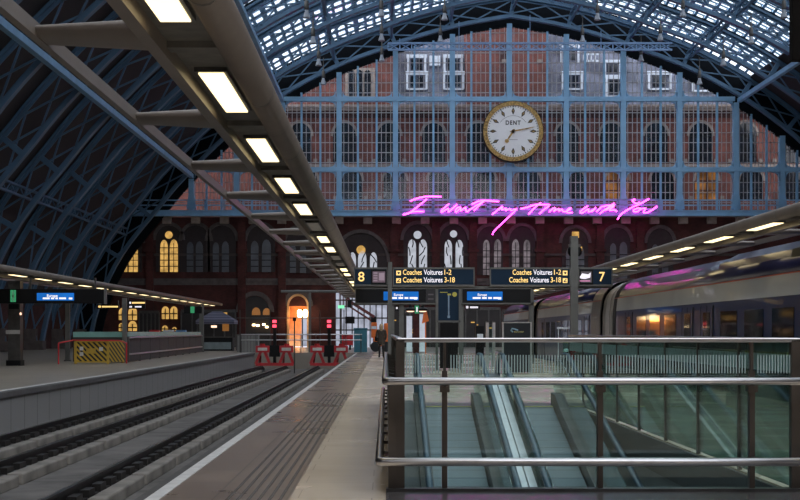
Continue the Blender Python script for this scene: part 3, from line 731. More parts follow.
def hand(name, ang, L, W, tail, blob=None):
    an = math.radians(90-ang); u = Vector((math.cos(an), 0, math.sin(an))); v = Vector((-u.z, 0, u.x)); c = Vector((ccx, YC-.22, ccz)); m = MB()
    P = [c-u*tail+v*W*.6, c+v*W, c+u*L*.7+v*W*.7, c+u*L, c+u*L*.7-v*W*.7, c-v*W, c-u*tail-v*W*.6]
    m.extr([(q.x, q.z) for q in P], 'y', YC-.24, YC-.21)
    if blob:
        P = [c+u*(L-.32), c+u*(L-.12)+v*blob, c+u*(L+.1)+v*blob*.5, c+u*(L+.06), c+u*(L+.1)-v*blob*.5, c+u*(L-.12)-v*blob]; m.extr([(q.x, q.z) for q in P], 'y', YC-.25, YC-.205)
    cyl_y(m, .15, YC-.26, YC-.2, 16); m.build(name, GOLD, ck)
hand('minute_hand', 79, 2.05, .06, .3); hand('hour_hand', 213, 1.12, .09, .2, .2)

YN = 126.9
neon = thing('neon_sign', 'pink handwritten neon sign reading I want my time with you', 'neon sign', (X(530, YN), YN, Z(205, YN)))
def cr2(P, n=6):
    return [p for p in crom(P, n)]
def stroke(pts, ox, oy, sc):
    q = [(ox+a/sc, oy+b/sc) for a, b in pts]
    if len(q) > 2: q = cr2(q, 5)
    return [(X(a, YN), YN, Z(b, YN)) for a, b in q]
WORDS = {}
A = (400, 188, 11.357); B = (465, 188, 9.614); C = (525, 188, 11.357); D = (590, 188, 10.64)
WORDS['I'] = [(A, [(118,150),(165,128),(260,102),(360,95),(470,99)]), (A, [(305,125),(220,195),(115,278),(35,303)]), (A, [(115,278),(170,266),(272,267)])]
WORDS['want'] = [(A, [(555,182),(500,230),(468,262),(480,272),(540,235),(548,245),(552,272),(600,230),(648,188)]), (A, [(690,215),(650,225),(628,262),(645,270),(690,225),(688,262),(720,235),(745,222),(750,240),(760,272),(795,240)]),
    (B, [(0,195),(18,228),(60,200),(195,115)]), (B, [(65,158),(130,128),(200,122),(325,130)]), (B, [(195,115),(140,165),(85,217)])]
WORDS['my'] = [(B, [(262,255),(310,215),(358,175)]), (B, [(330,205),(362,180),(352,210),(395,195),(390,216),(430,200),(445,218),(470,208),(500,200)]), (B, [(498,202),(440,260),(340,355),(280,415),(264,450)])]
WORDS['time'] = [(C, [(180,165),(120,215),(40,300)]), (C, [(-50,235),(40,215),(130,190),(280,192)]), (C, [(275,205),(215,245),(165,292)]), (C, [(275,272),(330,225),(345,240),(325,265),(385,235),(385,262),(420,245),(430,265),(470,268)]), (C, [(470,268),(520,235),(505,228),(475,262),(490,280),(540,278)])]
WORDS['with'] = [(C, [(715,205),(660,240),(628,272),(650,283),(720,240),(722,272),(795,238)]), (D, [(0,250),(30,245),(62,205)]), (D, [(115,210),(68,252)]), (D, [(258,163),(180,215),(105,272)]), (D, [(110,205),(170,190),(262,180)]), (D, [(165,240),(225,200),(255,195),(205,235),(260,235),(285,252)])]
WORDS['you'] = [(D, [(480,120),(452,135),(490,165),(530,150)]), (D, [(628,115),(540,165),(430,215),(330,280),(293,335)]), (D, [(520,210),(470,230),(465,250),(505,250),(535,220),(510,212)]), (D, [(540,225),(590,215),(570,255),(600,262),(660,235),(712,195)])]
for wname, st in WORDS.items():
    o = None
    m = MB()
    for (o_, pts) in st: m.path(stroke(pts, *o_), .056, 6)
    m.build('neon_word', NEON, neon, True)
m = MB(); fa, fb, ft, fz = X(401, YN), X(659, YN), Z(199.5, YN), Z(213, YN)
for z in (ft, fz, Z(204.5, YN), Z(209, YN)): m.box(fa, fb, YN+.12, YN+.22, z-.07, z+.07)
for p in (401, 433, 467, 488, 518, 545, 575, 618, 659): m.box(X(p, YN)-.1, X(p, YN)+.1, YN+.12, YN+.22, fz, ft)
for p in (410, 470, 530, 590, 650): m.box(X(p, YN)-.05, X(p, YN)+.05, YN+.2, YS-.5, fz-.05, fz+.05)
m.build('support_frame', MATS['gantry_blue'], neon)
# pendant lamps under the ribs
def pendant(r, sg, k):
    yy = RIBY[k]-.75; x = CX+sg*r; z = zarch(r)
    return (x, yy, z)
pl = None
for k in range(4):
    for r in (6.2, 11.3, 16.4):
        for sg in (-1, 1):
            x, yy, z = pendant(r, sg, k)
            lab = f'pendant lamp on the {["first","second","third","fourth"][k]} rib from the screen, {["inner","middle","outer"][(6.2,11.3,16.4).index(r)]} one {"left" if sg < 0 else "right"} of the clock'
            if pl is None:
                pl = thing('pendant_lamp', lab, 'pendant lamp', (x, yy, z), 'pendant lamps hung from the roof ribs')
                m = MB().lathe([(.05,.55),(.06,.1),(.14,.05),(.17,-.5),(.13,-.55)], (x, yy, z), 10); m.build('lamp_body', STEELD, pl, True)
                m = MB().lathe([(.12,-.55),(.14,-.7),(.25,-1.05),(.26,-1.12)], (x, yy, z), 12); m.build('lamp_shade', mat('pendant_shade', (.34,.37,.42), .5), pl, True)
                m = MB().tube((x, yy, z+.5), (x, yy, z+1.2), .03).bar((x, yy, z+1.2), (x, yy+.75, z+1.2), .06); m.build('hanger', STEELD, pl)
            else: dup(pl, (x, yy, z), lab)
# ================================================================ CANOPIES
def canopy(label, xt, xl, xr, xo, y0, y1, ya, off, z=3.5, tr=.13, tz=.06):
    """tube at xt, lights at xl, inner rail xr, outer beam xo"""
    t = thing('platform_canopy', label, 'canopy', ((xt+xo)/2, y0, z))
    sg = 1 if xt > xo else -1
    m = MB(); m.path([(xt, y, z+tz) for y in (y0, y1)], tr, 16, flat=1.15)
    m.build('edge_tube', CANOPY, t, True)
    y = y0+2
    while y < y1: MB().path([(xt, y, z+tz), (xt, y+.04, z+tz)], tr+.003, 16, flat=1.15).build('tube_joint', CANOPYD, t, True); y += 4.12
    MB().box(xr-.05, xr+.05, y0, y1, z-.08, z+.07).build('inner_rail', CANOPY, t)
    MB().box(xo-.03, xo+.03, y0, y1, z-.045, z+.065).build('outer_beam', CANOPY, t)
    a, b = min(xr, xt), max(xr, xt)
    MB().box(a, b, y0, y1, z+.04, z+.10).build('ceiling_plate', CANOPYD, t)
    m = MB(); y = ya-2.06
    while y < y1-.5:
        MB().box(a, b, y-.10, y+.10, z-.01, z+.05).build('cross_strap', CANOPYD, t); y += 4.12
    y = ya-2.06-.45; k = 0
    while y < y1-.6:
        if y > y0+.3:
            # aerofoil arm
            N = 9; secs = []
            for u in range(N):
                f = u/(N-1); x = xr+(xo-xr)*f; th = .085*(1-.45*f); ch = .42*(1-.35*f)
                secs.append([(x, y+ch*math.cos(q*math.pi/6), z+.01+th*math.sin(q*math.pi/6)) for q in range(12)])
            m = MB()
            for A, B in zip(secs, secs[1:]): m.strip(A, B, True)
            m.build('canopy_arm', CANOPY, t, True)
        y += 4.12
    y = ya; k = 0
    while y+1.1 < y1:
        if y-1.05 > y0:
            f = MB().box(xl-.135, xl+.135, y-1.09, y+1.09, z+.0, z+.05); o = f.build('light_fitting', STEELD, t)
            MB().box(xl-.105, xl+.105, y-1.05, y+1.05, z-.012, z+.002).build('diffuser', LAMPOFF if k in off else LAMP, o)
        y += 4.12; k += 1
    return t
# lights centred at Y = 9.0 + 4.17 k
canopy('near beige canopy with glowing panels over the left platform edge', -1.16, -1.45, -1.70, -2.52, 3.0, 92, 8.95, (5, 8, 9, 12))
canopy('beige canopy with glowing panels over the roof edge of the train', 7.20, 7.72, 8.05, 8.95, 8, 88, 13.1, (), tr=.10, tz=.0)
canopy('far beige canopy with glowing panels across the tracks', -13.6, -14.05, -14.5, -15.6, 38, 120, 43.0, (), tr=.10, tz=.13)

# ================================================================ TRACKS
RT = -.70
rails = [(-7.65, 'steel rail nearest the far platform wall'), (-6.15, 'second steel rail from the far platform wall'), (-4.2, 'third steel rail from the far platform wall')]
cm = None
for x, lab in rails:
    t = thing('rail', lab, 'rail', (x, 50, -1.05), 'rails of the two left tracks')
    m = MB().box(x-.075, x+.075, 6, 90, -.90, -.87).box(x-.012, x+.012, 6, 90, -.87, -.74).box(x-.036, x+.036, 6, 90, -.74, RT-.006); m.build('rail_web', RAILM, t)
    MB().box(x-.03, x+.03, 6, 90, RT-.006, RT).build('rail_head', RAILT, t)
    m = MB().box(x-.24, x+.15, 6, 90, -1.05, -.90); m.build('rail_bed', RAILM, t)
    for k in range(100):
        y = 9.5+k*.8
        if cm is None:
            m = MB()
            for s in (-1, 1):
                m.box(x+s*.10-.065, x+s*.10+.065, y-.2, y+.2, -.93, -.80 if s > 0 else -.84)
            m.box(x-.2, x+.15, y-.17, y+.17, -.93, -.90)
            o = m.build('rail_clip', RAILM, t); cm = o.data; base = Vector((x, 50, -1.05)); by = y
        else:
            o = bpy.data.objects.new('rail_clip', cm); COL.objects.link(o); o.parent = t; o.location = (0, y-by, 0)
t = thing('rail', 'steel rail under the lip of the near platform edge', 'rail', (-2.7, 50, -1.05), 'rails of the two left tracks')
MB().box(-2.736, -2.664, 6, 90, -1.05, RT).build('rail_web', RAILM, t)
for x in (9.0, 10.5):
    t = thing('rail', 'steel rail under the blue train, %s side' % ('near' if x < 9.5 else 'far'), 'rail', (x, 50, -1.05)); MB().box(x-.036, x+.036, -6, 104, -1.05, RT).build('rail_web', RAILM, t)
bm_ = None
rows = [(-3.87, .25, 'right of the third rail', -.86), (-5.83, .26, 'right of the second rail', -.86), (-7.32, .24, 'right of the rail nearest the wall', -.87)]
for x, wd, where, zt in rows:
    k = 0; y = 9.0+(x % 1)
    src = None
    while y < 84:
        rr = random.Random(int(y*10)); 
        m = MB()
        if src is None:
            m.box(x-wd/2, x+wd/2, y, y+3.18, -1.05, zt)
            src = solo(m, 'concrete_plinth', BLOCK, 'concrete plinth block %s' % where, 'concrete block', 'concrete plinth blocks '+where, bevel=.03); l0 = src.location.copy(); y_0 = y
        else:
            o = src.copy(); COL.objects.link(o); o.location = (l0.x+rr.uniform(-.012, .012), l0.y+y-y_0, l0.z-rr.uniform(0, .012))
        y += 3.4
# buffer stops
def buffer(x, lab):
    y = 88.; zb = RT
    t = thing('buffer_stop', lab, 'buffer stop', (x, y, zb), 'red buffer stops at the track ends')
    m = MB().box(x-1.15, x+1.15, y-.1, y+.15, zb, zb+.18); m.build('base_beam', RED, t)
    for s in (-1, 1):
        m = MB(); c = x+s*.72
        for q in (-1, 1): m.bar((c+q*.42, y, zb+.12), (c+q*.12, y, zb+.85), .16, .16, (0,1,0)); m.bar((c+q*.3, y+1.6, zb+.1), (c+q*.15, y+.1, zb+.9), .12, .12)
        m.build('raking_frame', RED, t)
        m = MB().box(c-.42, c+.42, y-.15, y+.2, zb+.80, zb+1.22); o = m.build('buffer_head', RED, t, bevel=.02)
        MB().box(c-.28, c+.28, y-.19, y-.15, zb+.92, zb+1.10).build('white_plate', SIGNW if False else mat('buffer_white', (.7,.66,.62), .6) if 'buffer_white' not in MATS else MATS['buffer_white'], o)
        m = MB().lathe([(.16,0),(.16,.12)], (c+s*.02, y, zb+1.22), 10); m.build('buffer_cap', RED, t)
    MB().box(x-.32, x+.32, y-.12, y+.2, zb+.55, zb+1.25).build('centre_box', BLACK, t)
    MB().box(x-.09, x+.09, y-.02, y+.16, zb, zb+2.4).build('signal_post', BLACK, t)
    m = MB().box(x-.16, x+.16, y-.1, y+.12, zb+2.25, zb+2.85); o = m.build('signal_box', BLACK, t)
    m = MB().box(x-.12, x+.12, y-.13, y-.09, zb+2.60, zb+2.78).box(x-.12, x+.12, y-.13, y-.09, zb+2.32, zb+2.50); m.build('red_lamp', REDL, o)
    return t
tb = buffer(-3.45, 'red buffer stop with two red lamps beside the near platform')
dup(tb, (-6.76, 88., RT), 'red buffer stop with two red lamps beside the far platform')
# thin mast between the buffers with a T arm
t = thing('catenary_mast', 'thin grey mast with a cross arm in front of the arched wall', 'mast', (X(309.6, 96), 96, 0))
m = MB().box(X(308.6, 96), X(311, 96), 95.9, 96.1, 0, Z(292, 96)); m.build('mast', POLE, t)
m = MB().tube((X(281, 96), 96, Z(291.5, 96)), (X(339, 96), 96, Z(291.5, 96)), .09); m.build('cross_arm', POLE, t)
t = thing('signal_mast', 'slim post with a small dark box standing between the buffer stops', 'post', (X(294.5, 84), 84, -1.05))
MB().tube((X(294.5, 84), 84, -1.05), (X(294.5, 84), 84, Z(318, 84)), .035).build('post', STEELD, t)
MB().box(X(292.8, 84), X(296.2, 84), 83.9, 84.1, Z(321, 84), Z(317.5, 84)).build('small_box', BLACK, t)
# railings behind the buffers
t = thing('guard_railing', 'steel guard railing on the concourse edge behind the buffer stops', 'railing', (X(295, 94.4), 94.4, 0))
m = MB()
for q in (334.5, 340): m.tube((X(241, 94.4), 94.4, Z(q, 94.4)), (X(362, 94.4), 94.4, Z(q, 94.4)), .035)
m.build('rail', STEEL, t)
for p in range(241, 366, 15): MB().tube((X(p, 94.4), 94.4, 0), (X(p, 94.4), 94.4, Z(334, 94.4)), .03).build('post', STEELD, t)
t = thing('wire_rail', 'long thin steel rail on tall posts above the buffers', 'railing', (X(290, 95.2), 95.2, 0))
m = MB().tube((X(236, 95.2), 95.2, Z(318, 95.2)), (X(345, 95.2), 95.2, Z(318, 95.2)), .025); m.build('rail', STEELD, t)
for p in (240, 270, 320, 344): MB().tube((X(p, 95.2), 95.2, 0), (X(p, 95.2), 95.2, Z(310, 95.2)), .03).build('post', STEELD, t)

# ================================================================ TRAIN
TX = 8.0; TC = 9.45
HALF = [(-1.33,-.5),(-1.42,-.1),(-1.45,.6),(-1.45,1.1),(-1.445,1.9),(-1.43,2.08),(-1.37,2.55),(-1.28,2.78),(-1.10,3.0),(-.82,3.17),(-.45,3.27),(0,3.30)]
PR = [(x, z) for x, z in HALF]+[(-x, z) for x, z in HALF[-2::-1]]
LOWP = [p for p in HALF if p[1] <= 2.08]
def prof_strip(m, y0, y1, za, zb, out):
    """band of the near side of the body between heights za and zb, pushed out by out"""
    def xs(z):
        for a, b in zip(HALF, HALF[1:]):
            if a[1] <= z <= b[1]: return a[0]+(b[0]-a[0])*(z-a[1])/(b[1]-a[1])
        return HALF[0][0]
    zs = sorted({za, zb}|{z for _, z in HALF if za < z < zb})
    A = [(TC+xs(z)-out, y0, z) for z in zs]; B = [(TC+xs(z)-out, y1, z) for z in zs]
    A2 = [(TC+xs(z)+.02, y0, z) for z in zs]; B2 = [(TC+xs(z)+.02, y1, z) for z in zs]
    m.strip(A, B); m.strip(A, A2); m.strip(B, B2); m.add([A[0], B[0], B2[0], A2[0]], [(0,1,2,3)]); m.add([A[-1], B[-1], B2[-1], A2[-1]], [(0,1,2,3)])
    return m
def coach(y0, y1, lab, doors, offs=0, box=None):
    t = thing('train_coach', lab, 'train coach', (TC, (y0+y1)/2, -.7), 'coaches of the blue train')
    m = MB()
    # lower body and roof
    lo = [p for p in PR if p[1] <= 2.56]
    body = [(TC+x, z) for x, z in HALF if z <= 2.56]+[(TC-x, z) for x, z in reversed(HALF) if z <= 2.56]
    m.extr(body, 'y', y0, y1); m.build('body_side', TRAINB, t)
    roof = [(TC+x, z) for x, z in HALF if z >= 2.55]+[(TC-x, z) for x, z in reversed(HALF[:-1]) if z >= 2.55]
    o = MB().extr(roof, 'y', y0, y1).build('roof', TRAINR, t)
    for f in o.data.polygons: f.use_smooth = abs(f.normal.y) < .5
    prof_strip(MB(), y0+.02, y1-.02, 2.08, 2.52, .008).build('grey_band', TRAING, t)
    prof_strip(MB(), y0+.02, y1-.02, 2.52, 2.545, .012).build('red_line', TRAINRD, t)
    prof_strip(MB(), y0+.02, y1-.02, .86, .95, .008).build('yellow_stripe', TRAINY, t)
    y = y0+(3.0 if y0 > 50 else 1.7); k = 0
    while y < y1-2.4:
        isd = any(abs(y+.8-(y0+d)) < 1.3 for d in doors)
        if isd:
            o = prof_strip(MB(), y+.1, y+1.45, .05, 2.0, .012).build('door', TRAINB, t)
            prof_strip(MB(), y+.4, y+1.15, 1.02, 1.84, .02).build('door_window', TGLASS, o)
            m = MB()
            for q in (y+.1, y+.77, y+1.45): prof_strip(m, q-.02, q+.02, .05, 2.0, .018)
            m.build('door_seam', RUBBER, o)
        else:
            prof_strip(MB(), y, y+1.62, 1.04, 1.84, .010).build('window', TGLASS, t)
        y += 2.32; k += 1
    pr = [(TC+x*1.006, z+.008) for x, z in PR]
    if 'coach_end_grey' not in MATS: mat('coach_end_grey', (.20,.195,.18), .4)
    MB().extr(pr, 'y', y1-.7, y1).build('end_collar', RUBBER, t)
    MB().extr(pr, 'y', y0, y0+(2.6 if y0 > 50 else .3)).build('end_collar', MATS['coach_end_grey'], t)
    MB().extr([(TC+x*1.009, z+.012) for x, z in PR], 'y', y0-.0, y0+.25).build('end_seal', RUBBER, t)
    m = MB()
    for fy in (y0+3.2, y1-3.2):
        m.box(TC-1.1, TC+1.1, fy-1.6, fy+1.6, -.62, -.4)
        for q in (-1, 1):
            for xx in (-.75, .75): m.path([(TC+xx-.06, fy+q*1.1, -.36), (TC+xx+.06, fy+q*1.1, -.36)], .34, 18)
    m.build('bogie', BLACK, t)
    if box:
        m = MB(); sx = [(TC-1.20, 2.86), (TC-.70, 3.16), (TC-.70, 3.28), (TC-1.16, 3.04)]; m.extr(sx, 'y', box[0], box[1]); o = m.build('roof_pod', TRAINR, t)
        MB().extr([(a-.012, b+.005) for a, b in sx], 'y', box[0]+1.2, box[0]+3.0).build('pod_grille', BLACK, o)
    return t
coach(-4.5, 22.4, 'dark blue train coach alongside and short of the walkway well', (3, 13, 23.5))
coach(24.4, 51.2, 'dark blue train coach right of the walkway well, with a roof pod', (3, 13, 23.5), box=(26.5, 36))
coach(54.0, 77.4, 'dark blue train coach behind the second sign pole', (3, 20))
coach(79.2, 99.5, 'farthest dark blue train coach, behind the black totem board', (3, 17))
for (a, b, lab) in ((22.4, 24.4, 'dark gangway at the near end of the coach beside the well'), (51.2, 54.0, 'pale corrugated gangway between the near and middle coaches'), (77.4, 79.2, 'dark gangway between the middle and farthest coaches')):
    t = thing('gangway', lab, 'gangway', (TC, (a+b)/2, -.7))
    m = MB(); n = 8
    pr = lambda f: [(TC+x*f, z*f if z > 0 else z) for x, z in PR]
    m.extr(pr(.9), 'y', a+.01, b-.01); m.build('bellows', RUBBER, t)
    if b-a > 2.5:
        m = MB().extr(pr(.985), 'y', a+.55, a+.75).extr(pr(.985), 'y', a+1.0, a+1.9); m.build('white_fairing', mat('gangway_white', (.45,.44,.44), .45), t)
        MB().extr(pr(.97), 'y', a+2.1, b-.03).build('dark_fairing', MATS['coach_end_grey'], t)

# ================================================================ WALKWAY WELL
SL = math.tan(math.radians(12)); YT = WELL[3]
def zb(y): return 0. if y >= YT else -SL*(YT-y)
def walkway(lab, xa, xb, skl, skr, hl, hr):
    t = thing('moving_walkway', lab, 'moving walkway', ((xa+xb)/2, 20, -4.4), 'inclined moving walkways in the well')
    ys = [12.6, YT]
    m = MB(); m.extr([(12.6, zb(12.6)), (YT, 0), (YT, -.5), (12.6, zb(12.6)-.5)], 'x', xa, xb); m.build('pallet_belt', BELT, t)
    MB().box(xa-.1, xb+.1, YT, YT+1.5, -.02, .006).build('comb_plate', STEELD, t)
    MB().box(xa, xb, YT-.02, YT+.07, .004, .014).build('yellow_line', YLINE, t)
    for sa, sb, hx_ in ((skl[0], skl[1], hl), (skr[0], skr[1], hr)):
        pts = [(12.6, zb(12.6)+.2), (YT-.8, zb(YT-.8)+.2), (YT-.1, .22), (YT+.5, .24)]
        low = [(YT+.5, .0), (YT, -.3), (12.6, zb(12.6)-.5)]
        MB().extr(pts+low, 'x', min(sa, sb), max(sa, sb)).build('skirt', STEELD, t, bevel=.015)
        xg = (sa+sb)/2
        gp = [(12.6, zb(12.6)+.2), (12.6, zb(12.6)+.9)]+[(y, zb(y)+.9) for y in (20, 24, 25.3)]+[(26.4, .9), (26.95, .78), (27.1, .55), (26.95, .3), (26.6, .22)]
        MB().extr(gp, 'x', xg-.006, xg+.006).build('side_glass', GLASSB, t)
        hp = [(hx_, y, zb(y)+.95) for y in (12.6, 16, 20, 24, 25.2)]+[(hx_, 26.0, .93), (hx_, 26.6, .93), (hx_, 27.0, .82), (hx_, 27.16, .58), (hx_, 27.0, .34), (hx_, 26.6, .24)]
        MB().path(hp, .045, 10).build('handrail', HAND, t, True)
    return t
def side_deck(t, xa, xb, h):
    MB().extr([(12.6, zb(12.6)+h), (YT, h), (YT, -.5), (12.6, zb(12.6)-.5)], 'x', xa, xb).build('side_deck', FASCIA, t)
wl = walkway('left inclined moving walkway in the glazed well', .72, 1.53, (.50, .70), (1.55, 1.72), .56, 1.70)
side_deck(wl, .17, .50, .12)
wr = walkway('right inclined moving walkway in the glazed well', 2.28, 3.00, (2.08, 2.26), (3.02, 3.22), 2.09, 3.26)
side_deck(wr, 3.22, 3.44, .12)
t = thing('walkway_divider', 'bright steel deck between the two moving walkways', 'steel deck', (1.9, 20, -4.4))
for a, b in ((1.80, 1.905), (1.925, 2.03)):
    MB().extr([(12.6, zb(12.6)+.70), (25.2, zb(25.2)+.70), (25.2, -.4), (12.6, zb(12.6)-.4)], 'x', a, b).build('deck_panel', DECK, t)
MB().extr([(25.2, .5), (26.3, .6), (26.3, 0), (25.2, -.4)], 'x', 1.80, 2.03).build('deck_head', STEELD, t)
# balustrade round the well
YF = WELL[2]-.04
bl = thing('glass_balustrade', 'steel and glass balustrade round the moving walkway well', 'balustrade', (1.8, YF, 0))
xs = (.12, .497, 1.815, 3.10, 3.47)
for i, x in enumerate(xs):
    wd = .075 if i in (0, 4) else .045
    m = MB().box(x-wd/2, x+wd/2, YF-.03, YF+.05, 0, 1.28 if i in (0, 4) else 1.02)
    if i not in (0, 4): m.box(x-.012, x+.012, YF-.02, YF+.03, 1.02, 1.27).box(x-.04, x+.04, YF-.06, YF+.05, .84, .93)
    m.build('post', BRONZE, bl)
for a, b in zip(xs, xs[1:]):
    o = MB().box(a+.03, b-.03, YF+.0, YF+.012, .03, 1.265).build('glass_pane', GLASSB, bl)
    m = MB(); x = a+.05
    while x < b-.04: m.box(x, x+.009, YF-.003, YF, 1.0, 1.155); x += .0245
    m.build('etched_band', ETCH, o)
m = MB().box(xs[0]-.03, xs[-1]+.05, YF-.03, YF+.04, 1.262, 1.30)
m.build('top_rail', STEEL, bl, bevel=.008)
# side panes
for x in (xs[0], xs[-1]):
    y = YF+.05; k = 0
    far = 27.4
    n = 8; dy = (far-y)/n
    for k in range(n):
        o = MB().box(x-.006, x+.006, y+.02, y+dy-.02, .03, 1.265).build('side_pane', GLASSC if x > 1 else GLASSB, bl)
        m = MB(); q = y+.05
        while q < y+dy-.05: m.box(x-.009, x-.006, q, q+.03, 1.0, 1.155); q += .07
        m.build('etched_band', ETCH, o)
        MB().box(x-.018, x+.018, y+dy-.03, y+dy+.03, 0, 1.262).build('post', BRONZE, bl)
        y += dy
    MB().box(x-.03, x+.03, YF, far, 1.262, 1.30).build('top_rail', STEEL, bl, bevel=.008)
# kick panels and bumper rails outside the glass
MB().box(.02, .085, YF-.06, 27.4, 0.0, .90).build('kick_panel', BRONZE, bl)
MB().box(-.0, 4.7, YF-.10, YF+.05, 0, .03).build('floor_kerb', STEELD, bl)
MB().box(.0, 4.7, YF-1.1, YF-.10, 0, .006).build('floor_plate', mat('polished_dark_plate', (.10,.09,.088), .22, .2, .2, 2), bl)
MB().path([(-.005, 27.4, .945), (-.005, YF-.34, .945), (.02, YF-.37, .945), (4.6, YF-.37, .945)], .031, 12).build('middle_rail', STEEL, bl, True)
MB().path([(-.055, 27.4, .283), (-.055, YF-.36, .283), (-.03, YF-.39, .283), (4.6, YF-.39, .283)], .035, 12).build('bumper_rail', STEEL, bl, True)
for x in (.497, 1.815, 3.10, 4.45):
    MB().bar((x, YF-.38, .945), (x, YF, .90), .03).build('rail_bracket', BRONZE, bl); MB().bar((x, YF-.39, .283), (x, YF, .283), .03).build('rail_bracket', BRONZE, bl)
y = YF+.5
while y < 27.2:
    MB().bar((-.005, y, .945), (.12, y, .92), .03).build('rail_bracket', BRONZE, bl); MB().bar((-.055, y, .283), (.12, y, .283), .03).build('rail_bracket', BRONZE, bl); y += 1.25
for x in (4.45,): MB().box(x-.03, x+.03, YF-.03, YF+.05, 0, 1.0).build('post', BRONZE, bl)
# ================================================================ SIGNS OVER THE PLATFORM
YSN = 45.
sx = lambda p: X(p, YSN); sz = lambda p: Z(p, YSN)
for px, lab, top in ((390, 'grey steel post carrying sign 8 and the left coaches board', 262), (574.5, 'tall grey steel post carrying sign 7 and the right coaches board', 236)):
    t = thing('sign_post', lab, 'post', (sx(px), YSN+.1, 0), 'posts carrying the platform signs')
    hw = .066 if px < 400 else .115
    MB().box(sx(px)-hw, sx(px)+hw, YSN+.0, YSN+.24, 0, sz(top)).build('post', POLE, t)
    MB().box(sx(px)-hw-.08, sx(px)+hw+.08, YSN-.1, YSN+.34, 0, .05).build('base_plate', STEELD, t)
    if px > 500:
        m = MB().box(sx(569), sx(581), YSN+.05, YSN+.2, sz(247), sz(244)); m.build('cross_arm', STEELD, t)
        m = MB().lathe([(.05,0),(.09,-.05),(.09,-.2),(.02,-.28)], (sx(571), YSN+.12, sz(247)), 10).lathe([(.05,0),(.09,-.05),(.09,-.2),(.02,-.28)], (sx(579.5), YSN+.12, sz(247)), 10); m.build('camera_dome', BLACK, t)
m = MB().box(sx(352), sx(613), YSN+.28, YSN+.40, sz(288), sz(285.8))
solo(m, 'sign_beam', POLE, 'grey cross beam carrying the row of overhead platform signs', 'beam')
def board(x0, x1, y0, y1, name, lab, Y=YSN, frame=True, matl=NAVY, grp=None):
    t = thing(name, lab, 'sign', (X((x0+x1)/2, Y), Y, Z(y1, Y)), grp)
    MB().box(X(x0, Y), X(x1, Y), Y, Y+.16, Z(y1, Y), Z(y0, Y)).build('board', matl, t)
    if frame:
        m = MB().box(X(x0, Y)-.02, X(x1, Y)+.02, Y-.02, Y+.18, Z(y0, Y)-.02, Z(y0, Y)+.035).box(X(x0, Y)-.02, X(x1, Y)+.02, Y-.02, Y+.18, Z(y1, Y)-.035, Z(y1, Y)+.02)
        m.box(X(x0, Y)-.02, X(x0, Y)+.015, Y-.02, Y+.18, Z(y1, Y), Z(y0, Y)).box(X(x1, Y)-.015, X(x1, Y)+.02, Y-.02, Y+.18, Z(y1, Y), Z(y0, Y)); m.build('frame', POLE, t)
    return t
def screen(t, x0, x1, y0, y1, Y, matl=SCRG):
    MB().box(X(x0, Y), X(x1, Y), Y-.04, Y, Z(y1, Y), Z(y0, Y)).build('screen_casing', BLACK, t)
    o = MB().box(X(x0+1.5, Y), X(x1-1.5, Y), Y-.05, Y-.04, Z(y1-2, Y), Z(y0+2, Y)).build('screen', matl, t)
    return o
t = board(354.5, 386.9, 268.5, 285, 'platform_sign', 'sign board showing a yellow eight beside a pinkish screen')
text('number', '8', .29, (sx(361.3), YSN-.012, sz(281.2)), SIGNY, t, 'CENTER', .003, .19)
o = screen(t, 371, 386.7, 269.5, 284.5, YSN)
m = MB()
for q in (272.5, 275, 277.5, 280): m.box(sx(373.5), sx(377.5), YSN-.056, YSN-.05, sz(q+1.2), sz(q))
m.box(sx(379), sx(384.5), YSN-.056, YSN-.05, sz(280.5), sz(273)); m.build('screen_rows', mat('screen_rows', (.2,.15,.18), .4, emit=((.45,.33,.40), .35)), o)
def coaches(x0, x1, tx, icon, lab, align):
    t = board(x0, x1, 268.5, 285.3, 'coach_sign', lab)
    for row, (zz, num) in enumerate(((274.7, '1-2'), (282.3, '3-18'))):
        sz_ = .16
        parts_ = [('Coaches', SIGNY), ('Voitures', SIGNW), (num, SIGNY)]
        wd = [18.8, 18.8, 7.0 if row == 0 else 10.4]
        gap = 1.9
        xx = tx if align == 'L' else tx-sum(wd)-2*gap
        for (s, mt), w_ in zip(parts_, wd):
            text('lettering', s, sz_, (sx(xx), YSN-.012, sz(zz)), mt, t, 'LEFT', .002, w_*YSN/F); xx += w_+gap
        q = icon
        o = MB().box(sx(q), sx(q+4.6), YSN-.012, YSN, sz(zz+.6), sz(zz-4)).build('pictogram', SIGNY, t)
        m = MB()
        if row == 0: m.box(sx(q+1.6), sx(q+3.2), YSN-.018, YSN-.012, sz(zz-.6), sz(zz-2)).box(sx(q+.9), sx(q+3.8), YSN-.018, YSN-.012, sz(zz-2), sz(zz-2.7))
        else: m.extr([(sx(q+.8), sz(zz-.2)), (sx(q+3.8), sz(zz-.2)), (sx(q+3.8), sz(zz-1)), (sx(q+1.9), sz(zz-1)), (sx(q+3.8), sz(zz-2.9)), (sx(q+3.1), sz(zz-3.4)), (sx(q+.8), sz(zz-1.2))], 'y', YSN-.018, YSN-.012)
        m.build('pictogram_mark', NAVY, o)
coaches(393.5, 474, 403, 396.3, 'navy coaches board with lettering at its left end', 'L')
coaches(490.5, 570, 561, 562.8, 'navy coaches board with lettering at its right end', 'R')
t = board(579, 612, 268.5, 285, 'platform_sign', 'sign board showing a yellow seven beside a dark picture screen')
text('number', '7', .29, (sx(602), YSN-.012, sz(281.2)), SIGNY, t, 'CENTER', .003, .18)
o = screen(t, 579.3, 593, 269.5, 284.5, YSN, mat('screen_dark', (.02,.02,.022), .3, emit=((.10,.09,.10), .6)))
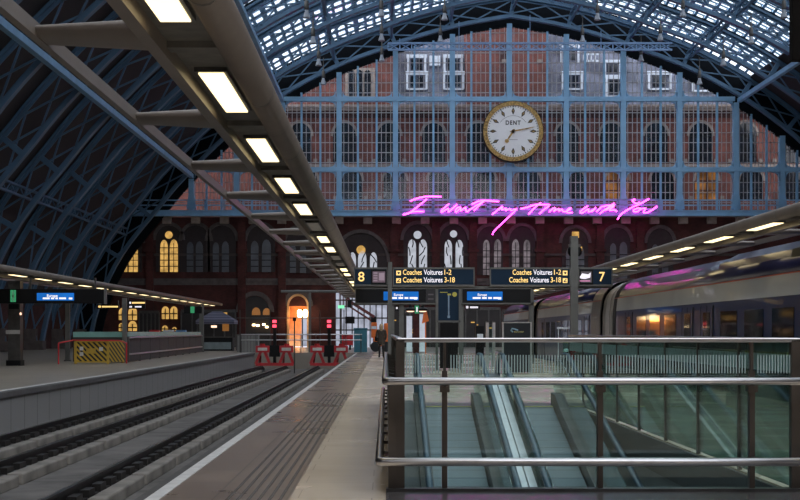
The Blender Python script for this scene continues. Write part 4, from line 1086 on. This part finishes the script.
m = MB().extr([(sx(579.5), sz(277)), (sx(582), sz(273.5)), (sx(588), sz(274.5)), (sx(590.5), sz(272.5)), (sx(590), sz(277.5)), (sx(585), sz(279)), (sx(580), sz(278.5))], 'y', YSN-.056, YSN-.05); m.build('screen_picture', SIGNW, o)
MB().box(sx(579.5), sx(590), YSN-.056, YSN-.05, sz(281.5), sz(280.5)).build('screen_bar', NEON if False else mat('screen_pink', (.6,.2,.4), .4, emit=((.7,.25,.45), .5)), o)
# second row: departure displays
def display(x0, x1, y0, y1, bx0, bx1, Y, lab, tail=None):
    t = board(x0, x1, y0, y1, 'departure_display', lab, Y, True, BLACK)
    o = MB().box(X(bx0, Y), X(bx1, Y), Y-.03, Y, Z(y1-3, Y), Z(y0+3, Y)).build('blue_screen', SCRB, t)
    h = Z(y0, Y)-Z(y1, Y)
    c = X(bx0+(bx1-bx0)*.43, Y)
    text('lettering', 'Europe', h*.17, (c, Y-.036, Z(y1, Y)+h*.50), SCRW, t, 'CENTER', .002, h*.62)
    m = MB(); xx = X(bx0+(bx1-bx0)*.16, Y)
    for k, L in enumerate((.34,.2,.16,.34)): m.box(xx, xx+L, Y-.036, Y-.03, Z(y1, Y)+h*.30, Z(y1, Y)+h*.42); xx += L+.06
    a = X(bx1-(bx1-bx0)*.13, Y); m.box(a, X(bx1, Y)-.06, Y-.036, Y-.03, Z(y1, Y)+h*.26, Z(y1, Y)+h*.38)
    m.build('small_lettering', SCRW, o)
    if tail:
        MB().box(X(tail[0], Y), X(tail[1], Y), Y-.02, Y, Z(y1-1, Y), Z(y0+1, Y)).build('dark_screen', mat('display_dark', (.02,.018,.02), .3) if 'display_dark' not in MATS else MATS['display_dark'], t)
        m = MB()
        for q in (294.5, 299): m.box(X(tail[0]+2, Y), X(tail[1]-2, Y), Y-.026, Y-.02, Z(q+.7, Y), Z(q-.7, Y))
        m.build('dim_lettering', mat('dim_letters', (.12,.1,.11), .5) if 'dim_letters' not in MATS else MATS['dim_letters'], t)
    return t
YD = 62.
display(355.5, 436, 288.6, 303.3, 383.5, 418.5, YD, 'departure display with bright blue screen under the left coaches board', (426, 435.5))
display(462, 531, 288.6, 303.3, 467, 502.5, YD, 'departure display with bright blue screen under the right coaches board')
m = MB().box(X(353, YD), X(534, YD), YD+.2, YD+.34, Z(305, YD), Z(302.5, YD)).box(X(353, YD), X(534, YD), YD+.2, YD+.34, Z(289, YD), Z(286.5, YD))
t = thing('display_gantry', 'grey steel gantry carrying the two departure displays', 'gantry', (X(445, YD), YD+.3, 0))
m.build('beam', POLE, t)
for p in (392, 401.5, 461.5, 532): MB().box(X(p, YD)-.1, X(p, YD)+.1, YD+.2, YD+.38, 0, Z(288, YD)).build('post', POLE, t)
# small shop sign plates further on
def plate(x0, x1, y0, y1, Y, lab, bits, matl=BLACK, lm=SIGNW, name='hanging_sign'):
    t = board(x0, x1, y0, y1, name, lab, Y, False, matl)
    m = MB()
    for a, b, c, d in bits: m.box(X(a, Y), X(b, Y), Y-.03, Y, Z(d, Y), Z(c, Y))
    if bits: m.build('lettering', lm, t)
    for p in (x0+1, x1-1): MB().box(X(p, Y)-.02, X(p, Y)+.02, Y+.05, Y+.1, Z(y0, Y), Z(y0-(4 if Y > 62.3 else .1), Y)).build('hanger', STEELD, t)
    return t
plate(464.8, 480, 305.3, 309.5, 62.2, 'small black hanging sign with white marks under the right departure display', ((466,468.3,306,308.4),(470,478,306.4,308.2)))
plate(395, 398.8, 305.3, 311, 62.2, 'small dark hanging sign behind the left sign post', ((396,397.6,307,309),))
e = board(414.8, 419, 305.6, 313.5, 'exit_sign', 'green exit sign hanging between two warm round lamps', 76, False, GREENS)
MB().box(X(416.3, 76), X(417.6, 76), 75.97, 76, Z(312, 76), Z(307, 76)).build('white_figure', SIGNW, e)
for p in (410.5, 422.8):
    t = thing('ceiling_lamp', 'warm round lamp %s of the green hanging exit sign' % ('left' if p < 415 else 'right'), 'lamp', (X(p, 76), 76, Z(313, 76)))
    MB().lathe([(.25,0),(.27,.12),(.1,.2),(.02,.5)], (X(p, 76), 76, Z(311, 76)), 12).build('lamp_shade', BLACK, t)
    MB().lathe([(.13,-.05),(.2,-.02),(.2,.0)], (X(p, 76), 76, Z(311, 76)), 12).build('glowing_bulb', LANT if False else glow('warm_bulb', (1,.62,.42), 1.6) if 'warm_bulb' not in MATS else MATS['warm_bulb'], t)
# route map board on two posts
YM = 52.
t = thing('map_board', 'navy route map board with a yellow dot between two grey posts', 'map board', (X(448, YM), YM, 0))
MB().box(X(438, YM), X(459, YM), YM, YM+.12, Z(320.5, YM), Z(289, YM)).build('map_panel', NAVY, t)
for p in (437, 460): MB().box(X(p, YM)-.045, X(p, YM)+.045, YM-.03, YM+.15, 0, Z(287.5, YM)).build('post', POLE, t)
MB().box(X(436.5, YM), X(460.5, YM), YM-.03, YM+.15, Z(322.3, YM), Z(320.5, YM)).box(X(436.5, YM), X(460.5, YM), YM-.03, YM+.15, Z(289, YM), Z(287.4, YM)).build('cross_bar', POLE, t)
MB().box(X(440, YM), X(458, YM), YM+.02, YM+.1, .05, Z(323, YM)).build('lower_panel', BLACK, t)
m = MB(); m.box(X(448, YM), X(449.4, YM), YM-.012, YM, Z(316, YM), Z(294, YM)).box(X(447.5, YM), X(450, YM), YM-.012, YM, Z(318, YM), Z(315.5, YM)); m.build('route_line', mat('map_pale_blue', (.25,.36,.48), .5), t)
m = MB().extr([(X(454.6, YM)+.085*math.cos(k*math.pi/8), Z(294.4, YM)+.085*math.sin(k*math.pi/8)) for k in range(16)], 'y', YM-.02, YM)
m.box(X(440, YM), X(447.5, YM), YM-.012, YM, Z(292.6, YM), Z(292, YM)).box(X(447.6, YM), X(451, YM), YM-.016, YM, Z(295.4, YM), Z(293.6, YM)); m.build('map_dot', mat('map_yellow', (.55,.5,.08), .5), t)
# black totem board
YW = 48.
t = thing('totem_board', 'black free standing board with a small pale logo in a grey frame', 'notice board', (X(517, YW), YW, 0))
MB().box(X(503.5, YW), X(530.5, YW), YW, YW+.14, .02, Z(322.8, YW)).build('panel', mat('totem_black', (.012,.016,.022), .3), t)
m = MB()
for p in (503, 531): m.box(X(p, YW)-.025, X(p, YW)+.025, YW-.02, YW+.16, 0, Z(322, YW))
m.box(X(503, YW), X(531, YW), YW-.02, YW+.16, Z(323, YW), Z(322, YW)); m.build('frame', STEEL, t)
m = MB().path([(X(513, YW), YW-.01, Z(332, YW)), (X(511, YW), YW-.01, Z(330.5, YW)), (X(512, YW), YW-.01, Z(328.6, YW)), (X(515, YW), YW-.01, Z(329.2, YW)), (X(518, YW), YW-.01, Z(330.4, YW))], .03, 6); m.build('logo_swirl', mat('logo_blue', (.22,.36,.44), .5), t)
text('lettering', 'eurostar', .07, (X(514, YW), YW-.012, Z(332.6, YW)), mat('logo_yellow', (.42,.38,.16), .5), t, 'LEFT', .002, .33)
# help points / ticket gates behind the boards
for p, w_, h, Y, lab in ((487.5, 3.2, 322.5, 56, 'pale steel gate post left of the narrow barrier'), (494, 3.2, 322.5, 56, 'pale steel gate post right of the narrow barrier')):
    t = thing('gate_post', lab, 'gate post', (X(p, Y), Y, 0), 'steel gate posts left of the black totem')
    MB().box(X(p, Y)-.05, X(p, Y)+.05, Y, Y+.3, 0, Z(h, Y)).build('post', STEEL, t); MB().box(X(p-.5, Y)-.03, X(p+.5, Y)+.03, Y-.01, Y+.31, Z(h, Y), Z(h, Y)+.05).build('cap', STEELD, t)
solo(MB().box(X(489.2, 56), X(492.4, 56), 56.1, 56.16, .25, Z(324, 56)), 'glass_gate', GLASSB, 'narrow glass gate panel between two pale steel posts', 'glass gate')
t = thing('help_point', 'tall dark cabinet with a pale top panel standing left of the gate posts', 'cabinet', (X(480, 58), 58, 0))
MB().box(X(476, 58), X(484, 58), 58, 58.4, 0, Z(326, 58)).build('cabinet_body', BLACK, t); MB().box(X(477, 58), X(483, 58), 57.97, 58, Z(338, 58), Z(334, 58)).build('pale_panel', WHITEF, t)
# second glass enclosure behind the well
YE = 33.
t = thing('glass_screen', 'green tinted glass screen across the platform behind the walkways', 'glass screen', (X(625, YE), YE, 0))
xa, xb = X(562, YE), X(722, YE); n = 7
for k in range(n):
    a, b = xa+(xb-xa)*k/n, xa+(xb-xa)*(k+1)/n
    MB().box(a+.02, b-.02, YE, YE+.012, .05, Z(339.5, YE)).build('glass_pane', GLASSC, t); MB().box(b-.03, b+.01, YE-.03, YE+.03, 0, Z(339.5, YE)).build('post', BRONZE, t)
MB().box(xa, xb, YE-.03, YE+.04, Z(340, YE), Z(338.8, YE)).build('top_rail', STEELD, t)
m = MB()
for q in range(12): m.box(X(563+q*8, 44), X(567+q*8, 44), 44, 44.3, 0, .3+.25*((q*7) % 3))
solo(MB().box(X(557, 47), X(572, 47), 47, 47.05, Z(329, 47), Z(327, 47)).box(X(558, 47), X(558.8, 47), 47, 47.05, 0, Z(329, 47)).box(X(570.8, 47), X(571.6, 47), 47, 47.05, 0, Z(329, 47)), 'barrier_hoop', WHITEF, 'pale barrier hoop just left of the tall right sign post', 'barrier')
# cafe seats along the platform: low dark stools with pale tops behind the glass
st = None
for k, p in enumerate((566, 574, 583, 592, 602, 613, 625)):
    Y = 40.
    if st is None:
        st = thing('bollard', 'short dark bollard with a pale cap behind the green glass screen', 'bollard', (X(p, Y), Y, 0), 'row of short bollards behind the green glass screen')
        MB().lathe([(.09,0),(.09,.75),(.07,.8)], (X(p, Y), Y, 0), 12).build('bollard_body', BLACK, st, True); MB().lathe([(.08,.8),(.075,.86),(.03,.89)], (X(p, Y), Y, 0), 12).build('pale_cap', WHITEF, st, True)
    else: dup(st, (X(p, Y), Y, 0))

# ================================================================ BOOM LIFT, HOARDING, PERSON
YL = 99.
t = thing('boom_lift', 'orange boom lift with two long dark red booms raised to the left', 'boom lift', (X(380, YL), YL, 0))
m = MB().box(X(373, YL), X(389, YL), YL-.3, YL+1.4, .35, .95); m.build('chassis', ORNG, t, bevel=.05)
for p in (375.5, 386.5):
    for yy in (YL-.35, YL+1.2): MB().path([(X(p, YL), yy, .35), (X(p, YL), yy+.25, .35)], .35, 16).build('wheel', RUBBER, t)
m = MB().box(X(371, YL), X(377, YL), YL-.2, YL+.6, .95, 2.0).box(X(384, YL), X(389, YL), YL-.2, YL+.8, .95, 1.95); m.build('counterweight', ORNG, t, bevel=.06)
MB().box(X(371.5, YL), X(376.5, YL), YL-.22, YL-.2, 1.55, 1.75).build('white_panel', WHITEF, t)
MB().box(X(371, YL), X(376, YL), YL-.1, YL+.3, 1.95, Z(316.5, YL)).build('turret', BLACK, t)
BR = mat('boom_dark_red', (.16,.035,.035), .5)
MB().bar((X(374.5, YL), YL, Z(317, YL)), (X(349, YL), YL, Z(301, YL)), .22, .20).build('upper_boom', BR, t)
MB().bar((X(372, YL), YL, Z(321, YL)), (X(349.5, YL), YL, Z(306.5, YL)), .13, .12).build('lower_boom', BR, t)
MB().box(X(347.5, YL), X(351.5, YL), YL-.15, YL+.15, Z(307.5, YL), Z(300, YL)).build('knuckle', BLACK, t)
m = MB().bar((X(350, YL), YL, Z(301, YL)), (X(345, YL), YL, Z(293, YL)), .16); m.build('jib', BR, t)
m = MB().box(X(340, YL), X(347, YL), YL-.4, YL+.4, Z(307, YL), Z(305.8, YL))
for p in (340, 343.5, 347): m.box(X(p, YL)-.03, X(p, YL)+.03, YL-.4, YL-.36, Z(307, YL), Z(294, YL))
for q in (294, 300): m.box(X(340, YL), X(347, YL), YL-.4, YL-.36, Z(q, YL)-.03, Z(q, YL)+.03)
m.build('work_basket', BR, t)
e = board(338, 344.3, 305.3, 308.3, 'exit_sign', 'small green lit exit sign left of the raised booms', 98, False, GREENS); e.children[0].active_material = glow('exit_green_bright', (.25,.95,.5), .95)
MB().box(X(340.7, 98), X(341.7, 98), 98.16, 98.26, 0, Z(305.3, 98)).build('backing_post', STEELD, e)
solo(MB().box(X(354, 97), X(367, 97), 97, 97.9, 0, Z(328.5, 97)).box(X(353.5, 97), X(367.5, 97), 96.95, 97.95, Z(329.5, 97), Z(328, 97)), 'hoarding_box', TEAL, 'teal boxed hoarding on the concourse beside the near platform end', 'hoarding', bevel=.02)
t = thing('red_barrier', 'low red plastic barrier in front of the daylit entrance', 'barrier', (X(357, 110), 110, 0))
MB().box(X(341, 110), X(353, 110), 110, 110.3, .35, 1.15).build('barrier_panel', RED, t); MB().box(X(343, 110), X(345, 110), 109.9, 110.4, 0, .35).box(X(349, 110), X(351, 110), 109.9, 110.4, 0, .35).build('barrier_foot', BLACK, t)
t = thing('glass_kiosk', 'two pale glass door panels beyond the left end of the well', 'glass doors', (X(412, 92), 92, 0))
for p in (409.5, 422.5): MB().box(X(p-3, 92), X(p+2.6, 92), 92, 92.06, .1, Z(314 if p > 415 else 316, 92)).build('pale_door', mat('pale_door', (.55,.58,.64), .3, emit=((.62,.66,.78), .35)) if 'pale_door' not in MATS else MATS['pale_door'], t)
MB().box(X(413, 92), X(419, 92), 91.9, 92.2, 0, Z(312, 92)).build('dark_pier', BRICKD, t)
MB().box(X(405, 92), X(427, 92), 91.9, 92.2, Z(313, 92), Z(311, 92)).build('lintel', STEELD, t)
solo(MB().extr([(X(422, 90), Z(323.5, 90)), (X(429, 90), Z(321, 90)), (X(427, 90), Z(312, 90)), (X(423.5, 90), Z(313, 90))], 'y', 90, 90.3).box(X(425, 90), X(426.2, 90), 90.1, 90.2, 0, Z(322, 90)), 'orange_banner', ORNG, 'orange banner beside the pale glass doors', 'banner')

def skin_body(name, V, E, R, matl, parent, loc0, sub=2):
    me = bpy.data.meshes.new(name); o0 = ORG[parent.name]
    me.from_pydata([tuple(Vector(v)+Vector(loc0)-o0) for v in V], E, []); me.materials.append(matl)
    o = bpy.data.objects.new(name, me); COL.objects.link(o); o.parent = parent; ORG[o.name] = o0
    sk = o.modifiers.new('skin', 'SKIN'); sk.use_smooth_shade = True
    for i, r in enumerate(R):
        d = me.skin_vertices[0].data[i]; d.radius = (r, r) if not isinstance(r, tuple) else r; d.use_root = (i == 0)
    ss = o.modifiers.new('sub', 'SUBSURF'); ss.levels = ss.render_levels = sub
    return o
PX, PY = X(381.3, 76.5), 76.5
per = thing('person', 'person in a dark olive coat and black leggings seen from behind', 'person', (PX, PY, 0))
SKIN = mat('skin', (.50,.32,.25), .6); LEGS = mat('black_leggings', (.012,.012,.013), .7); COAT = mat('olive_coat', (.055,.043,.033), .85, 0, .25, 9, .3); HAIR = mat('fair_hair', (.42,.31,.20), .7, 0, .3, 20)
V = []; E = []; R = []
def jt(p, r, par=None):
    V.append(p); R.append(r)
    if par is not None: E.append((par, len(V)-1))
    return len(V)-1
pel = jt((0,0,.92), (.15,.11)); sp = jt((0,0,1.12), (.125,.095), pel); ch = jt((0,.0,1.32), (.15,.10), sp); nk = jt((0,0,1.47), .055, ch); hb = jt((0,.015,1.56), (.072,.085), nk); hd = jt((0,.02,1.66), (.068,.08), hb)
jt((0,.115,1.60), .018, hb)
for s in (-1, 1):
    hp = jt((s*.09,0,.85), .095, pel); kn = jt((s*.095,.02,.47), .062, hp); an = jt((s*.10,-.01,.09), .042, kn); jt((s*.115,.12,.04), .038, an)
    sh = jt((s*.185,0,1.40), .062, ch); el = jt((s*.235,-.03,1.12), .046, sh); wr = jt((s*.20,.10,.92), .032, el); pm = jt((s*.19,.135,.85), (.026,.038), wr)
    for q, L in ((-.03,.07),(-.01,.085),(.012,.08),(.032,.062)):
        f1 = jt((s*.188,.145+q,.81), .010, pm); jt((s*.180,.15+q,.81-L*.6), .008, f1)
    th = jt((s*.165,.185,.86), .011, pm); jt((s*.155,.205,.82), .009, th)
skin_body('body', V, E, R, SKIN, per, (PX, PY, 0))
V = []; E = []; R = []
def leg(s):
    a = jt((s*.088,0,.90), .105); b = jt((s*.095,.02,.48), .070, a); c = jt((s*.10,-.01,.10), .052, b); d = jt((s*.115,.02,.05), .05, c); jt((s*.125,.14,.04), .045, d)
for s in (-1, 1):
    V = []; E = []; R = []; leg(s); skin_body('legging', V, E, R, LEGS, per, (PX, PY, 0), 1)
V = []; E = []; R = []
c0 = jt((0,0,1.12), (.195,.15)); c1 = jt((0,0,1.34), (.215,.15), c0); c2 = jt((0,0,1.49), .085, c1); c3 = jt((0,0,.92), (.225,.17), c0); jt((0,0,.64), (.25,.18), c3)
for s in (-1, 1):
    a = jt((s*.20,0,1.42), .078, c1); b = jt((s*.25,-.03,1.13), .064, a); jt((s*.215,.09,.93), .048, b)
skin_body('coat', V, E, R, COAT, per, (PX, PY, 0))
m = MB(); m.lathe([(.02,1.785),(.075,1.76),(.105,1.69),(.112,1.60),(.10,1.50),(.085,1.40),(.05,1.37)], (PX, PY-.02, 0), 16); m.build('hair', HAIR, per, True)
m = MB()
for s in (-1, 1): m.cbox((PX+s*.03, PY+.095, 1.655), .028, .01, .012)
m.build('eye', BLACK, per)
m = MB().box(PX-.34, PX-.2, PY-.05, PY+.2, .86, 1.12); m.build('shoulder_bag', BLACK, per, bevel=.04)

# ================================================================ FAR PLATFORM ACROSS THE TRACKS
YK = 58.
kx = lambda p: X(p, YK); kz = lambda p: Z(p, YK)
t = thing('canopy_column', 'wide dark column with a lit white panel on the far platform', 'column', (kx(13), YK, 0))
MB().box(kx(8), kx(20), YK, YK+.5, 0, 3.40).build('shaft', STEELD, t)
MB().box(kx(6.5), kx(21), YK-.08, YK+.55, 0, .22).build('plinth', BLACK, t)
MB().box(kx(6), kx(20), YK-.03, YK, kz(334), kz(330)).build('white_panel', mat('column_white', (.5,.48,.46), .5), t)
m = MB().box(kx(9), kx(19), YK-.03, YK, kz(309), kz(304)); m.build('dark_panel', BLACK, t)
m = MB().lathe([(.03,0),(.045,.06),(.02,.1)], (kx(21.3), YK-.1, kz(315)), 10); m.build('warm_lamp', MATS['warm_bulb'], t)
YQ = 55.
t = board(-40, 105, 289, 303.5, 'departure_display', 'long black display board with a blue screen on the far platform', YQ, False, BLACK)
o = MB().box(X(37, YQ), X(74, YQ), YQ-.03, YQ, Z(300.5, YQ), Z(293, YQ)).build('blue_screen', SCRB, t)
text('lettering', 'Europe', .10, (X(52.5, YQ), YQ-.036, Z(297, YQ)), SCRW, t, 'CENTER', .002, .40)
m = MB(); xx = X(43, YQ)
for L in (.26,.12,.09,.26): m.box(xx, xx+L, YQ-.036, YQ-.03, Z(299.2, YQ), Z(297.5, YQ)); xx += L+.05
m.box(X(69, YQ), X(72.5, YQ), YQ-.036, YQ-.03, Z(299.4, YQ), Z(297.6, YQ)); m.build('small_lettering', SCRW, o)
o = MB().box(X(10.5, YQ), X(16, YQ), YQ-.03, YQ, Z(302, YQ), Z(290, YQ)).build('green_panel', GREENS, t)
m = MB().box(X(12, YQ), X(14.5, YQ), YQ-.036, YQ-.03, Z(297, YQ), Z(295.4, YQ)).box(X(12.8, YQ), X(13.8, YQ), YQ-.036, YQ-.03, Z(301, YQ), Z(291.5, YQ)); m.build('white_figure', mat('exit_pale', (.3,.6,.4), .5), o)
MB().box(X(104, YQ), X(106, YQ), YQ-.02, YQ+.2, Z(304, YQ), Z(288.5, YQ)).build('end_cap', POLE, t)
for p in (-20, 30, 95): MB().box(X(p, YQ)-.03, X(p, YQ)+.03, YQ+.05, YQ+.11, Z(289, YQ), 3.41).build('hanger', STEELD, t)
plate(97, 119, 304.5, 308.8, 66, 'black hanging sign with one line of yellow lettering', ((98.5,101,305.6,307.6),(102,118,305.9,307.4)), BLACK, SIGNY)
e = plate(127, 145, 300.5, 308.7, 66, 'black hanging sign with a yellow line above a white line', ((132,145,302,303.6),), BLACK, SIGNY)
MB().box(X(129.5, 66), X(131, 66), 65.97, 66, Z(303.8, 66), Z(301.8, 66)).build('pictogram', SIGNW, e)
m = MB().box(X(129.5, 66), X(132, 66), 65.97, 66, Z(307.6, 66), Z(306, 66)).box(X(135, 66), X(141.5, 66), 65.97, 66, Z(307.5, 66), Z(306.1, 66)); m.build('white_lettering', SIGNW, e)
e = plate(184, 202, 306.5, 313.5, 92, 'black hanging sign with a green exit panel near the parasol', (), BLACK); MB().box(X(190.5, 92), X(194.5, 92), 91.95, 92, Z(313, 92), Z(306.5, 92)).build('green_panel', GREENS, e)
for p, Y, top, lab in ((124.5, 64.2, 298, 'thin grey post in front of the far walkway rail'), (67.5, 67, 303, 'thin grey post left of the striped boards'), (201.5, 99, 304, 'thin pale post at the left of the parasol')):
    t = thing('canopy_post', lab, 'post', (X(p, Y), Y, 0), 'thin posts under the far canopy')
    hw = 2.2*Y/F; MB().box(X(p, Y)-hw, X(p, Y)+hw, Y-.05, Y+.1, 0, min(3.5, Z(top, Y))).build('post', POLE, t); MB().box(X(p, Y)-hw-.04, X(p, Y)+hw+.04, Y-.09, Y+.14, 0, .06).build('base_plate', STEELD, t)
# striped hazard boards
YZ = 61.5
t = thing('hazard_hoarding', 'yellow and black striped hoarding boxed round the end of the far balustrade', 'hoarding', (X(98, YZ), YZ, 0))
xa, xb = X(75.5, YZ), X(108, YZ); zt = Z(341.5, YZ)
MB().box(xa, xb, YZ, YZ+.06, .06, zt-.03).build('striped_panel', HAZ, t)
p2 = (X(123, YZ+2.0), YZ+2.0)
HAZ2 = lines('hazard_stripes_steep', (.52,.34,.03), (.012,.011,.01), (1.0,.35,1.0), .22, .5, .5)
MB().extr([(xb, YZ), (xb+.06, YZ+.03), (p2[0]+.06, p2[1]+.03), (p2[0], p2[1])], 'z', .06, zt-.03).build('striped_panel', HAZ2, t)
m = MB()
for (a, b) in ((xa, YZ), (xb, YZ), p2): m.box(a-.05, a+.05, b-.04, b+.08, 0, zt)
m.bar((xa, YZ+.02, zt), (xb, YZ+.02, zt), .06).bar((xb, YZ+.02, zt), (p2[0], p2[1], zt), .06).bar((xa, YZ+.02, .08), (xb, YZ+.02, .08), .06).bar((xb, YZ+.02, .08), (p2[0], p2[1], .08), .06)
m.build('yellow_frame', YEL, t)
mat('notice_white', (.6,.58,.55), .6)
for p, q in ((81.5,348.5),(81.5,354),(101,349)): MB().cbox((X(p, YZ), YZ-.005, Z(q, YZ)), .16, .01, .16).build('white_notice', MATS['notice_white'], t)
m = MB().cbox((X(91, YZ), YZ-.008, Z(351, YZ)), .40, .012, .22); m.build('yellow_plate', YEL, t)
t = thing('red_barrier_rail', 'thin red tubular barrier round the striped hoarding', 'barrier', (X(92, 61), 61, 0))
m = MB()
a = (X(58.5, 60.8), 60.8); b = (X(126.5, 62.2), 62.2)
m.tube((a[0], a[1], 0), (a[0], a[1], Z(343, 60.8)), .03).tube((b[0], b[1], 0), (b[0], b[1], Z(343, 62.2)), .03); m.build('upright', RED, t)
m = MB().tube((a[0], a[1], Z(343, 60.8)), (X(73, 61.2), 61.2, Z(340.3, 61.2)), .03).tube((X(73, 61.2), 61.2, Z(340.3, 61.2)), (X(119, 61.4), 61.4, Z(340.6, 61.4)), .03).tube((X(119, 61.4), 61.4, Z(340.6, 61.4)), (b[0], b[1], Z(343, 62.2)), .03); m.build('top_bar', RED, t)
# far balustrade
t = thing('glass_balustrade', 'perforated metal balustrade with green glass top on the far platform', 'balustrade', (-12.2, 80, 0))
A0 = (X(127.5, 64.5), 64.5); A1 = (X(200.5, 97.), 97.)
def along(f): return (A0[0]+(A1[0]-A0[0])*f, A0[1]+(A1[1]-A0[1])*f)
n = 9
for k in range(n):
    (xa, ya), (xb, yb) = along(k/n), along((k+1)/n)
    MB().bar((xa, ya, .32), (xb, yb, .32), .06, .6).build('perforated_panel', PERF, t) if False else MB().extr([(xa, ya), (xa+.06, ya), (xb+.06, yb), (xb, yb)], 'z', .03, 1.10).build('perforated_panel', PERF, t)
    MB().extr([(xa, ya), (xa+.02, ya), (xb+.02, yb), (xb, yb)], 'z', 1.10, 1.36).build('green_glass', TEALG, t)
    MB().box(xa-.02, xa+.08, ya-.03, ya+.03, 0, 1.14).build('post', STEELD, t)
for z, r in ((1.10, .04), (.36, .04)):
    MB().tube((A0[0]+.1, A0[1], z), (A1[0]+.1, A1[1], z), r).build('rail', STEEL, t)
(xa, ya) = A0
MB().box(X(73, 64.6), xa, 64.6, 64.62, 1.12, 1.36).build('green_glass', TEALG, t)
MB().box(X(73, 64.6), xa, 64.6, 64.66, .03, 1.12).build('perforated_panel', PERF, t)
# stacked items behind the balustrade
for k, (p, c, lab) in enumerate(((154, RED, 'low red cabinet roof behind the far balustrade'), (168, WHITEF, 'low pale cabinet behind the far balustrade'), (180.5, mat('blue_cabinet', (.10,.25,.50), .5), 'low blue cabinet behind the far balustrade'))):
    solo(MB().box(X(p-5, 100), X(p+5, 100), 100, 100.6, 0, Z(330, 100)), 'low_cabinet', c, lab, 'cabinet', bevel=.03)
# parasol stall
YP = 104.
t = thing('parasol', 'dark striped canvas parasol over a stall on the concourse', 'parasol', (X(218, YP), YP, 0))
cx = X(217, YP); hw = (X(237, YP)-X(199, YP))/2
m = MB(); n = 4
zt, ze = Z(311.5, YP), Z(320.5, YP)
top = [(cx-hw*.25, YP, zt), (cx+hw*.25, YP, zt)]
c4 = [(cx-hw, YP-1.3, ze), (cx+hw, YP-1.3, ze), (cx+hw, YP+1.3, ze), (cx-hw, YP+1.3, ze)]; c5 = [(x, y, ze-.25) for x, y, z in c4]
m.add([top[0], top[1]]+c4+c5, [(2,3,1,0), (4,5,0,1), (3,4,1), (5,2,0), (6,7,3,2), (7,8,4,3), (8,9,5,4), (9,6,2,5)])
m.build('canvas', lines('parasol_stripes', (.15,.15,.21), (.08,.08,.12), (0,0,1), .18, .5, .85), t)
for sx_ in (-1, 1):
    for sy in (-1, 1): MB().tube((cx+sx_*(hw-.1), YP+sy*1.2, 0), (cx+sx_*(hw-.1), YP+sy*1.2, ze-.1), .04).build('pole', STEELD, t)
t = thing('market_stall', 'dark market stall with a pale counter under the parasol', 'stall', (cx, YP, 0))
MB().box(cx-hw+.2, cx+hw-.2, YP-.5, YP+.8, 0, .95).build('counter', BLACK, t)
MB().box(cx-hw+.5, cx+hw-.3, YP-.56, YP-.5, .12, .62).build('pale_front', mat('stall_front', (.20,.25,.26), .4), t)
MB().box(cx-hw+.2, cx+hw-.2, YP-.55, YP-.45, .95, 1.02).build('counter_top', STEELD, t)
m = MB().cbox((X(213, YP), YP+.6, Z(326.5, YP)), .4, .08, .16); m.build('warm_sign', LANT if False else MATS['warm_bulb'], t)
MB().box(X(221, YP), X(227.5, YP), YP+.9, YP+.95, Z(331, YP), Z(322, YP)).build('amber_panel', MATS['amber_pane'], t)
for k, (a, b, c, d) in enumerate(((221,228,312.5,317),(216,220,312.5,317))):
    o = MB().box(bx(a), bx(b), YB-.75, YB-.62, bz(d), bz(c)).build('lit_sign', MATS['amber_pane'] if k else WARMW, bpy.data.objects['shopfront.001'])
t = thing('grey_cabinet', 'pale grey ribbed cabinet at the end of the far platform', 'cabinet', (X(247, 96), 96.5, 0))
MB().box(X(237, 96), X(258, 96), 96, 97, 0, Z(335.5, 96)).build('cabinet_body', lines('ribbed_grey', (.24,.235,.225), (.15,.145,.14), (1,0,0), .22, .2, .6), t)
MB().box(X(236.5, 96), X(258.5, 96), 95.95, 97.05, Z(335.5, 96), Z(335, 96)+.04).build('cabinet_lid', POLE, t)
# dark hanging speaker column at the top right corner
t = thing('hanging_speaker', 'dark brown speaker column hanging close by at the top right', 'speaker', (X(797.5, 24), 24, Z(60, 24)))
MB().box(X(792.5, 24), X(804, 24), 24, 24.2, Z(60, 24), Z(-6, 24)).build('casing', mat('speaker_brown', (.006,.0045,.0035), .8, spec=.1), t, bevel=.01)
MB().tube((X(798, 24), 24.1, Z(-6, 24)), (X(798, 24), 24.1, 12.0), .02).build('hanger', STEELD, t)
